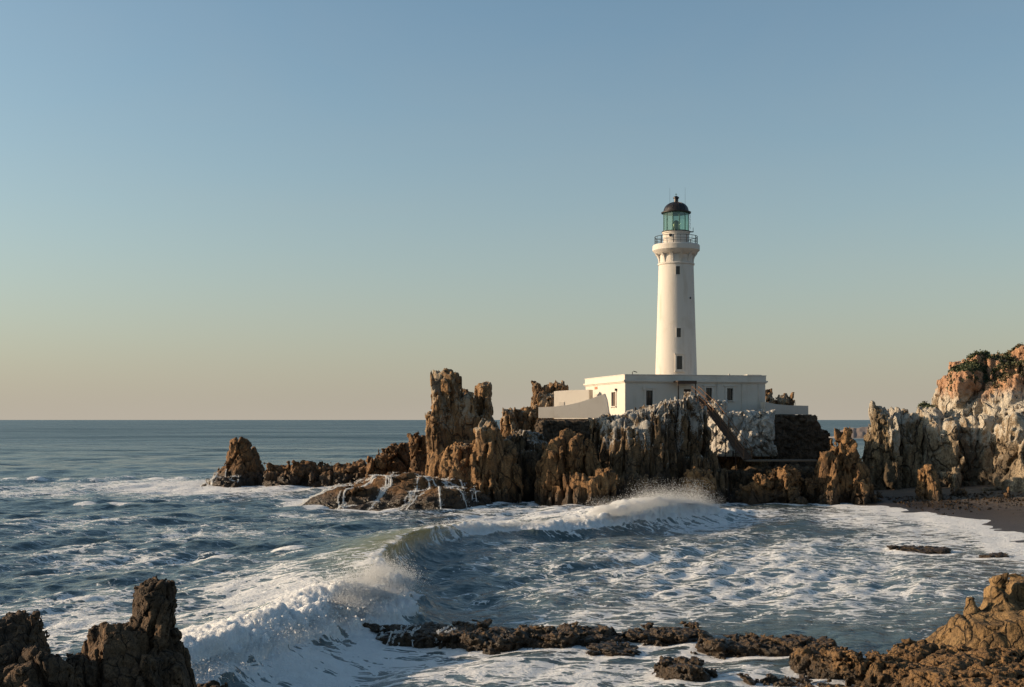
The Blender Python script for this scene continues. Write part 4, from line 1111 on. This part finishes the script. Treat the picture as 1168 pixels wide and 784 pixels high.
def patch(px, py, rx, ry, am):
    """Broken foam spread over the water: centre given in the photo, size in photo pixels."""
    global FO
    q = np.maximum(SY, 1.0)
    a = CX + SX / q * F; b = HY + CH / q * F
    FO = np.maximum(FO, am * np.exp(-(((a - px) / rx) ** 2 + ((b - py) / ry) ** 2)) * (SY > 5))


for p_ in ((230, 557, 190, 14, .72), (60, 560, 120, 12, .5), (420, 590, 260, 16, .34), (120, 710, 210, 50, .50), (560, 765, 420, 34, .50), (350, 770, 120, 34, .74), (880, 660, 360, 70, .50), (1060, 615, 120, 40, .52), (700, 590, 260, 16, .66),
           (640, 640, 200, 40, .36), (300, 700, 110, 40, .72), (1000, 590, 130, 18, .56), (300, 690, 160, 60, .48), (560, 585, 80, 10, .55), (100, 640, 200, 30, .42), (250, 610, 200, 22, .38), (90, 600, 150, 18, .36), (830, 768, 120, 20, .55), (420, 745, 70, 16, .7), (560, 690, 120, 30, .34), (780, 705, 280, 20, .44)):
    patch(*p_)

# foam collar where rocks stand in the water
for r in ROCKS:
    if min(s_['z0'] for s_ in r['sp']) > 0: continue
    v = r['v']; v = v[(v[:, 2] > -0.3) & (v[:, 2] < 0.3)]
    if len(v) == 0: continue
    near = r['sp'][0]['y0'] < 60
    w = 0.55 if near else 1.7
    x0, y0 = v[:, :2].min(0) - w * 2; x1, y1 = v[:, :2].max(0) + w * 2
    se = np.nonzero(((SX > x0) & (SX < x1) & (SY > y0) & (SY < y1)).ravel())[0]
    if len(se) == 0: continue
    cell_ = w / 2
    gx = int((x1 - x0) / cell_) + 3; gy = int((y1 - y0) / cell_) + 3
    G = np.zeros((gx, gy), f32)
    G[((v[:, 0] - x0) / cell_).astype(int), ((v[:, 1] - y0) / cell_).astype(int)] = 1
    for _ in range(3):
        Gp = np.pad(G, 1); G = np.maximum(G, 0.25 * (Gp[:-2, 1:-1] + Gp[2:, 1:-1] + Gp[1:-1, :-2] + Gp[1:-1, 2:]))
    fx_ = (SX.ravel()[se] - x0) / cell_; fy_ = (SY.ravel()[se] - y0) / cell_
    ix, iy = fx_.astype(int), fy_.astype(int); tx, ty = fx_ - ix, fy_ - iy
    ix1, iy1 = np.minimum(ix + 1, gx - 1), np.minimum(iy + 1, gy - 1)
    val = (G[ix, iy] * (1 - tx) + G[ix1, iy] * tx) * (1 - ty) + (G[ix, iy1] * (1 - tx) + G[ix1, iy1] * tx) * ty
    FO.ravel()[se] = np.maximum(FO.ravel()[se], np.clip(val, 0, 1) * (0.9 if near else 0.75))

# shore line of the beach
SH = np.array([W(985, 572), W(1008, 576), W(1040, 582), W(1075, 588), W(1110, 593), W(1150, 603), W(1180, 622), W(1230, 648), W(1340, 680), W(1700, 720)])


def beach_h(x, y):
    xi = np.interp(y, SH[::-1, 1], SH[::-1, 0])
    sh = (x - xi)
    slope = np.interp(y, [50, 80, 105, 118, 140], [0.10, 0.055, 0.035, 0.045, 0.05])
    yy = np.interp(x, SH[:, 0], SH[:, 1])
    return np.where(y > SH[0, 1], np.minimum((x - SH[0, 0]) * 0.06, 1.2) , slope * sh)


bh = beach_h(SX, SY)
inb = (SX > 15) & (SX < 80) & (SY > 40) & (SY < 122)
sw = np.exp(-((bh + 0.06) / 0.22) ** 2) * inb
FO = np.maximum(FO, 0.80 * sw)
Z = np.where(inb, Z * np.clip(0.25 + np.abs(bh) * 0.9, 0, 1), Z)
FO = np.clip(FO, 0, 1.15)
ny_, nx_ = SX.shape
idx = np.arange(ny_ * nx_).reshape(ny_, nx_)
quad = np.stack([idx[:-1, :-1], idx[:-1, 1:], idx[1:, 1:], idx[1:, :-1]], -1).reshape(-1, 4)[:, ::-1]
me = mesh_np('sea', np.stack([SX.ravel(), SY.ravel(), Z.ravel()], 1), quad)
for nm, arr in (('foam', FO), ('crest', CR), ('far', sstep(100, 600, SY))):
    at = me.attributes.new(nm, 'FLOAT', 'POINT'); at.data.foreach_set('value', arr.astype(f32).ravel())
o = link('sea', me, M['sea']); tag(o, 'blue grey sea with a breaking wave rolling in and lacy foam', 'sea', kind='structure')
print('sea done', round(time.time() - T0, 1))

# ================================================================== spray and falling water
def droplets(pts, rad_):
    n = len(pts); t = np.array([(1, 1, 1), (-1, -1, 1), (-1, 1, -1), (1, -1, -1)], f32) * 0.75
    rot = RNG.normal(size=(n, 4, 3)).astype(f32) * 0.35
    v = pts[:, None, :] + (t[None] + rot) * rad_[:, None, None]
    b = np.arange(n)[:, None, None] * 4
    fq = np.array([(0, 1, 2), (0, 3, 1), (0, 2, 3), (1, 3, 2)])
    return v.reshape(-1, 3), (b + fq[None]).reshape(-1, 3)


def spray(name, label, pts, r0, r1):
    pts = np.asarray(pts, f32)
    v, q = droplets(pts, (r0 + (r1 - r0) * RNG.random(len(pts)) ** 2.5).astype(f32))
    o = link(name, mesh_np(name, v, q), M['foam']); tag(o, label, 'spray', kind='stuff')


def wave_cloud(n, i0, i1, hmul, spread, up):
    """Droplets thrown up along the crest between two points of the wave line."""
    i = RNG.uniform(i0, i1, n); k = np.clip(i.astype(int), 0, len(cp) - 2); fr = (i - k)[:, None]
    c = cp[k] * (1 - fr) + cp[k + 1] * fr; nn = nrm[k]
    burst = np.abs(vnoise((i * 0.35).astype(f32), (i * 0 + 2).astype(f32), (i * 0).astype(f32), 31)) * 1.6 + 0.25
    hgt = -np.log(RNG.random(n) + 0.012) * up * burst
    sft = RNG.normal(0, spread, n) - 0.9 - hgt * 0.3
    p = c[:, :2] + nn * sft[:, None]
    z = c[:, 2] * hmul + hgt - 0.05
    return np.stack([p[:, 0], p[:, 1], z], 1)


L14 = 14
pts = np.concatenate([wave_cloud(190000, 11.3 * L14, 13.3 * L14, 0.85, 0.5, 0.21), wave_cloud(40000, 13.0 * L14, 16 * L14, 0.75, 0.8, 0.09), wave_cloud(9000, 7.5 * L14, 11 * L14, 0.95, 0.22, 0.06)])
spray('wave_spray', 'white spray bursting from the near breaking wave crest', pts, 0.004, 0.014)
spray('foam_clots', 'torn white clots of foam tossed along the near breaking crest', np.concatenate([wave_cloud(2600, 11.2 * L14, 14.5 * L14, 0.85, 0.45, 0.10), wave_cloud(1500, 12.5 * L14, 16 * L14, 0.8, 0.7, 0.07)]), 0.012, 0.055)
pts = np.concatenate([wave_cloud(120000, 1.3 * L14, 4.0 * L14, 0.9, 0.9, 0.30), wave_cloud(40000, 3.5 * L14, 8 * L14, 0.85, 0.5, 0.09)])
spray('wave_spray', 'white spray of the far breaker below the lighthouse cliff', pts, 0.006, 0.019)

# runnels of white water pouring down the washed reefs
from mathutils.bvhtree import BVHTree
from mathutils import Vector


def runnels(label, rk, seeds, ln, wd_, drop):
    bv = BVHTree.FromPolygons([tuple(map(float, p)) for p in rk['v']], [tuple(map(int, f)) for f in rk['q']])
    P_ = []; st_ = MB()
    for (x, y) in seeds:
        line = []
        wl = wd_ * RNG.uniform(0.4, 1.8)
        q = np.array([x, y], float); d = np.array(drop) + RNG.normal(0, 0.15, 2)
        for k in range(ln):
            h = bv.ray_cast(Vector((q[0], q[1], 30)), Vector((0, 0, -1)))
            if h[0] is None:
                break
            n = np.array(h[1][:2]); g_ = n / (np.linalg.norm(n) + 1e-3)
            d = 0.75 * d + 0.35 * g_ * np.linalg.norm(n) * 1.4 + 0.06 * np.array(drop)
            d = d / (np.linalg.norm(d) + 1e-3)
            z1 = h[0].z
            q2 = q + d * 0.13 * max(0.25, h[1].z)
            P_ += [(q[0] + RNG.normal(0, wl), q[1] + RNG.normal(0, wl), z1 + 0.02 + RNG.random() * 0.07) for _ in range(14)]
            line.append((q[0], q[1], z1 + 0.02))
            if z1 < -0.1: break
            q = q2
        line = line[::2]
        if len(line) > 3:
            r0 = (0.075 if line[0][1] > 60 else 0.022) * RNG.uniform(0.5, 1.6)
            st_.tube(line, [r0 * (0.35 + 0.65 * math.sin(math.pi * min(1, (i + 1) / (len(line) - 1)) * 0.8)) for i in range(len(line))], 6)
    o = st_.build('water_runnel', M['foam'], smooth=60); tag(o, label.replace('water', 'rivulets').replace('cascade', 'rivulet strands') + ', the unbroken strands', 'water', kind='stuff')
    spray('runoff_water', label, P_, 0.010, 0.036 if P_[0][1] > 60 else 0.025)


rk = [r for r in ROCKS if 'smooth sloping' in r['label']][0]
sd = []
for px in np.concatenate([np.linspace(318, 395, 150), np.linspace(390, 530, 60)]):
    Y = np.interp(px, [338, 400, 530], [119, 121, 116]) + RNG.normal(0, 2.2)
    sd.append(((px - CX) / F * Y, Y))
runnels('white water streaming down the smooth sloping reef', rk, sd, 90, 0.10, (-0.25, -0.95))
rk = [r for r in ROCKS if 'pointed brown' in r['label']][0]
runnels('small white cascade falling off the pointed islet', rk, [((px - CX) / F * 147, 147 + RNG.normal(0, .6)) for px in np.linspace(234, 256, 26)], 50, 0.10, (-0.3, -0.9))
rk = [r for r in ROCKS if 'left end of the near chain' in r['label']][0]
runnels('white water trickling over the near reef rock', rk, [((px - CX) / F * 45.4, 45.2 + RNG.normal(0, .2)) for px in (438, 446, 452, 458, 470, 474, 480, 512, 520)], 40, 0.02, (-0.3, -0.9))

# ================================================================== beach, far headland
bx_ = np.arange(24, 130, 0.45); by_ = np.arange(52, 165, 0.45)
BX, BY = np.meshgrid(bx_, by_)
BZ = beach_h(BX, BY)
BZ = np.minimum(BZ, 0.9 + 0.15 * BZ) + 0.05 * fbm((BX * .3).ravel(), (BY * .3).ravel(), BX.ravel() * 0, 3, 41).reshape(BX.shape)
BZ += 0.5 * sstep(112, 122, BY) * sstep(28, 36, BX)
BZ = np.maximum(BZ, -1.5)
ny_, nx_ = BX.shape; idx = np.arange(ny_ * nx_).reshape(ny_, nx_)
quad = np.stack([idx[:-1, :-1], idx[:-1, 1:], idx[1:, 1:], idx[1:, :-1]], -1).reshape(-1, 4)
o = link('beach', mesh_np('beach', np.stack([BX.ravel(), BY.ravel(), BZ.ravel()], 1), quad), M['sand']); tag(o, 'dark wet sand beach below the cliff', 'beach', kind='structure')
# shingle scattered along the cliff foot
n = 4500
sx_ = RNG.uniform(36, 56, n); sy_ = RNG.uniform(100, 119, n)
keep = RNG.random(n) < sstep(100, 118, sy_) * 0.9
sx_, sy_ = sx_[keep], sy_[keep]
szz = np.minimum(beach_h(sx_, sy_), 0.9 + 0.15 * beach_h(sx_, sy_)) + 0.5 * sstep(112, 122, sy_) * sstep(28, 36, sx_)
v, q = droplets(np.stack([sx_, sy_, szz + 0.03], 1).astype(f32), (0.03 + 0.15 * RNG.random(len(sx_)) ** 4).astype(f32))
o = link('shingle', mesh_np('shingle', v, q, False), M['brown']); tag(o, 'loose stones strewn over the sand', 'stones', kind='stuff')
# distant low headland with a sand bar
hx = np.linspace(930, 1200, 160); hy = np.linspace(-1, 1, 22)
top = np.interp(hx, [930, 950, 957, 968, 985, 1010, 1060, 1200], [-.6, 0.5, 2.8, 4.2, 4.9, 5.6, 6.5, 9.0])
Yh = 545.0
v = []
for j in hy:
    yy = Yh + j * 30
    zz = (top + 0.5) * (np.clip(1 - abs(j) ** 1.5, 0, 1) ** 0.7) - 0.5 + 0.35 * vnoise(hx * .3, np.full_like(hx, j * 4), hx * 0, 51)
    v.append(np.stack([(hx - CX) / F * yy, np.full_like(hx, yy), zz], 1))
v = np.concatenate(v); idx = np.arange(len(v)).reshape(22, 160)
quad = np.stack([idx[:-1, :-1], idx[:-1, 1:], idx[1:, 1:], idx[1:, :-1]], -1).reshape(-1, 4)
o = link('hill', mesh_np('hill', v, quad), plain('far_headland_earth', (0.16, 0.12, 0.10), 0.95, 0, 0.4, 0.2)); tag(o, 'low grey headland far behind the pyramid rock', 'headland', kind='structure')
v = []
hx2 = np.linspace(926, 1200, 80)
for j in np.linspace(-1, 1, 9):
    yy = 528 + j * 14
    v.append(np.stack([(hx2 - CX) / F * yy, np.full_like(hx2, yy), 0.55 * (1 - j * j) + 0.12 + 0 * hx2], 1))
v = np.concatenate(v); idx = np.arange(len(v)).reshape(9, 80)
quad = np.stack([idx[:-1, :-1], idx[:-1, 1:], idx[1:, 1:], idx[1:, :-1]], -1).reshape(-1, 4)
o = link('sand_bar', mesh_np('sand_bar', v, quad), plain('pale_sand', (0.42, 0.34, 0.27), 0.95)); tag(o, 'pale sand bar in front of the far headland', 'sand bar', kind='structure')

# ================================================================== scrub on the cliff
ck = [r for r in ROCKS if 'orange earth' in r['label']][0]
cbv = BVHTree.FromPolygons([tuple(map(float, p)) for p in ck['v']], [tuple(map(int, f)) for f in ck['q']])
SHR = [(1064, 452, 131, 1.0, .5, 0, 'little green shrub low on the left shoulder of the cliff'), (1097, 404, 131, 1.6, .7, 0, 'dark green shrub at the left rim of the cliff top'),
       (1118, 398, 133, 2.6, .75, 0, 'widest dark green shrub on the cliff skyline'), (1140, 396, 134, 2.0, .6, 1, 'dry brownish shrub on the middle of the cliff skyline'),
       (1160, 390, 135, 2.2, .7, 0, 'green shrub on the highest part of the cliff at the right edge'), (1130, 408, 130, 1.6, .7, 0, 'green shrub a little below the cliff rim'),
       (1148, 412, 129, 2.2, .6, 1, 'low spreading dry shrub below the skyline shrubs'), (1160, 404, 130, 1.4, .7, 0, 'small green shrub below the highest one'), (1105, 414, 129, 1.2, .55, 0, 'small shrub on the ledge under the left rim')]
for i, (px, py, Y, rx, rz, dry, lab) in enumerate(SHR):
    # stand it on the rock along the way down
    x, y, z = P(px, py, Y)
    h = cbv.ray_cast(Vector((x, y, 40)), Vector((0, 0, -1)))
    if h[0] is not None: z = h[0].z
    n = int(1700 * rx); r2 = np.random.default_rng(200 + i)
    lob = r2.normal(0, 0.5, (7, 3)) * np.array([rx, rx * .8, rz * .2])
    cc = lob[r2.integers(0, 7, n)] + r2.normal(0, 1, (n, 3)) * np.array([rx * .28, rx * .28, rz * .20])
    cc[:, 2] = np.abs(cc[:, 2]); ok_ = np.ones(n, bool)
    for k in range(n):
        h2 = cbv.ray_cast(Vector((x + cc[k, 0], y + cc[k, 1], 40)), Vector((0, 0, -1)))
        if h2[0] is None or abs(h2[0].z - z) > 2.2: ok_[k] = False
        else: cc[k, 2] += h2[0].z - z
    cc = cc[ok_]; n = len(cc)
    a = r2.normal(0, 1, (n, 3)); a /= np.linalg.norm(a, axis=1)[:, None]; b = r2.normal(0, 1, (n, 3)); b -= (a * b).sum(1)[:, None] * a; b /= np.linalg.norm(b, axis=1)[:, None]
    sz = r2.uniform(0.07, 0.17, n)[:, None]
    v = np.stack([cc - a * sz, cc + b * sz * .6, cc + a * sz, cc - b * sz * .6], 1).reshape(-1, 3)
    q = np.arange(4 * n).reshape(n, 4)
    root = empty('shrub', (x, y, z)); tag(root, lab, 'shrub', 'shrubs on the cliff top')
    link('foliage', mesh_np('foliage', v, q, False), M['leaf2' if dry else 'leaf'], root)
    st = MB()
    for k in range(5): st.tube([(0, 0, -0.3), tuple(lob[k] * np.array([.6, .6, .6]) + np.array([0, 0, .2]))], [0.06, 0.02], 5)
    st.build('stem', M['wood'], root)

# ================================================================== light, sky, camera
EL = math.radians(15.5)
sdir = np.array([-1.0, 0.07]); sdir /= np.linalg.norm(sdir)
w = bpy.data.worlds.new('World'); bpy.context.scene.world = w; w.use_nodes = True
nt = w.node_tree; t = NT(nt)
sky = t.n('ShaderNodeTexSky', sky_type='NISHITA'); sky.sun_disc = False; sky.sun_elevation = EL
sky.sun_rotation = math.atan2(sdir[0], sdir[1]); sky.altitude = 0; sky.air_density = 1.0; sky.dust_density = 1.6; sky.ozone_density = 1.6
bg = nt.nodes['Background']; bg.inputs[1].default_value = 0.108
gen = t.n('ShaderNodeTexCoord').outputs['Generated']; sz = t.n('ShaderNodeSeparateXYZ'); t.l(gen, sz.inputs[0])
up = t.math('MAXIMUM', sz.outputs[2], 0.0)
air = t.math('POWER', 2.718, t.math('MULTIPLY', up, -8.0))                 # thick low air over the sea
wn, _ = t.noise(t.vec(gen, (1.0, 1.0, 3.5)), 2.6, 6, 0.6, 0.6)              # faint uneven high haze
blue = t.mix(1.0, sky.outputs[0], (0.85, 0.99, 0.97), 'MULTIPLY')
veil = t.math('ADD', t.math('MULTIPLY', air, 0.90), t.math('MULTIPLY', t.math('SUBTRACT', wn, 0.5), 0.16), clamp=True)
t.l(t.mix(veil, blue, (3.3, 2.93, 2.45)), bg.inputs[0])
sl = bpy.data.lights.new('sun', 'SUN'); sl.energy = 5.0; sl.angle = math.radians(0.5); sl.color = (1.0, 0.77, 0.53)
so = bpy.data.objects.new('sun', sl); C.objects.link(so)
so.rotation_euler = Vector((-sdir[0] * math.cos(EL), -sdir[1] * math.cos(EL), -math.sin(EL))).to_track_quat('-Z', 'Y').to_euler()
cam = bpy.data.cameras.new('camera'); co = bpy.data.objects.new('camera', cam); C.objects.link(co)
cam.sensor_width = 36; cam.lens = F / 1168 * 36; cam.shift_y = (HY - 392) / 1168; cam.clip_end = 200000; cam.clip_start = 0.1
co.location = (0, 0, CH); co.rotation_euler = (math.pi / 2, 0, 0)
sc_ = bpy.context.scene; sc_.camera = co
vs_ = sc_.view_settings; vs_.view_transform = 'Standard'; vs_.look = 'None'; vs_.gamma = 1; vs_.use_curve_mapping = False; vs_.exposure = 0.5
sc_.cycles.max_bounces = 6; sc_.cycles.transparent_max_bounces = 8
print('total', round(time.time() - T0, 1))
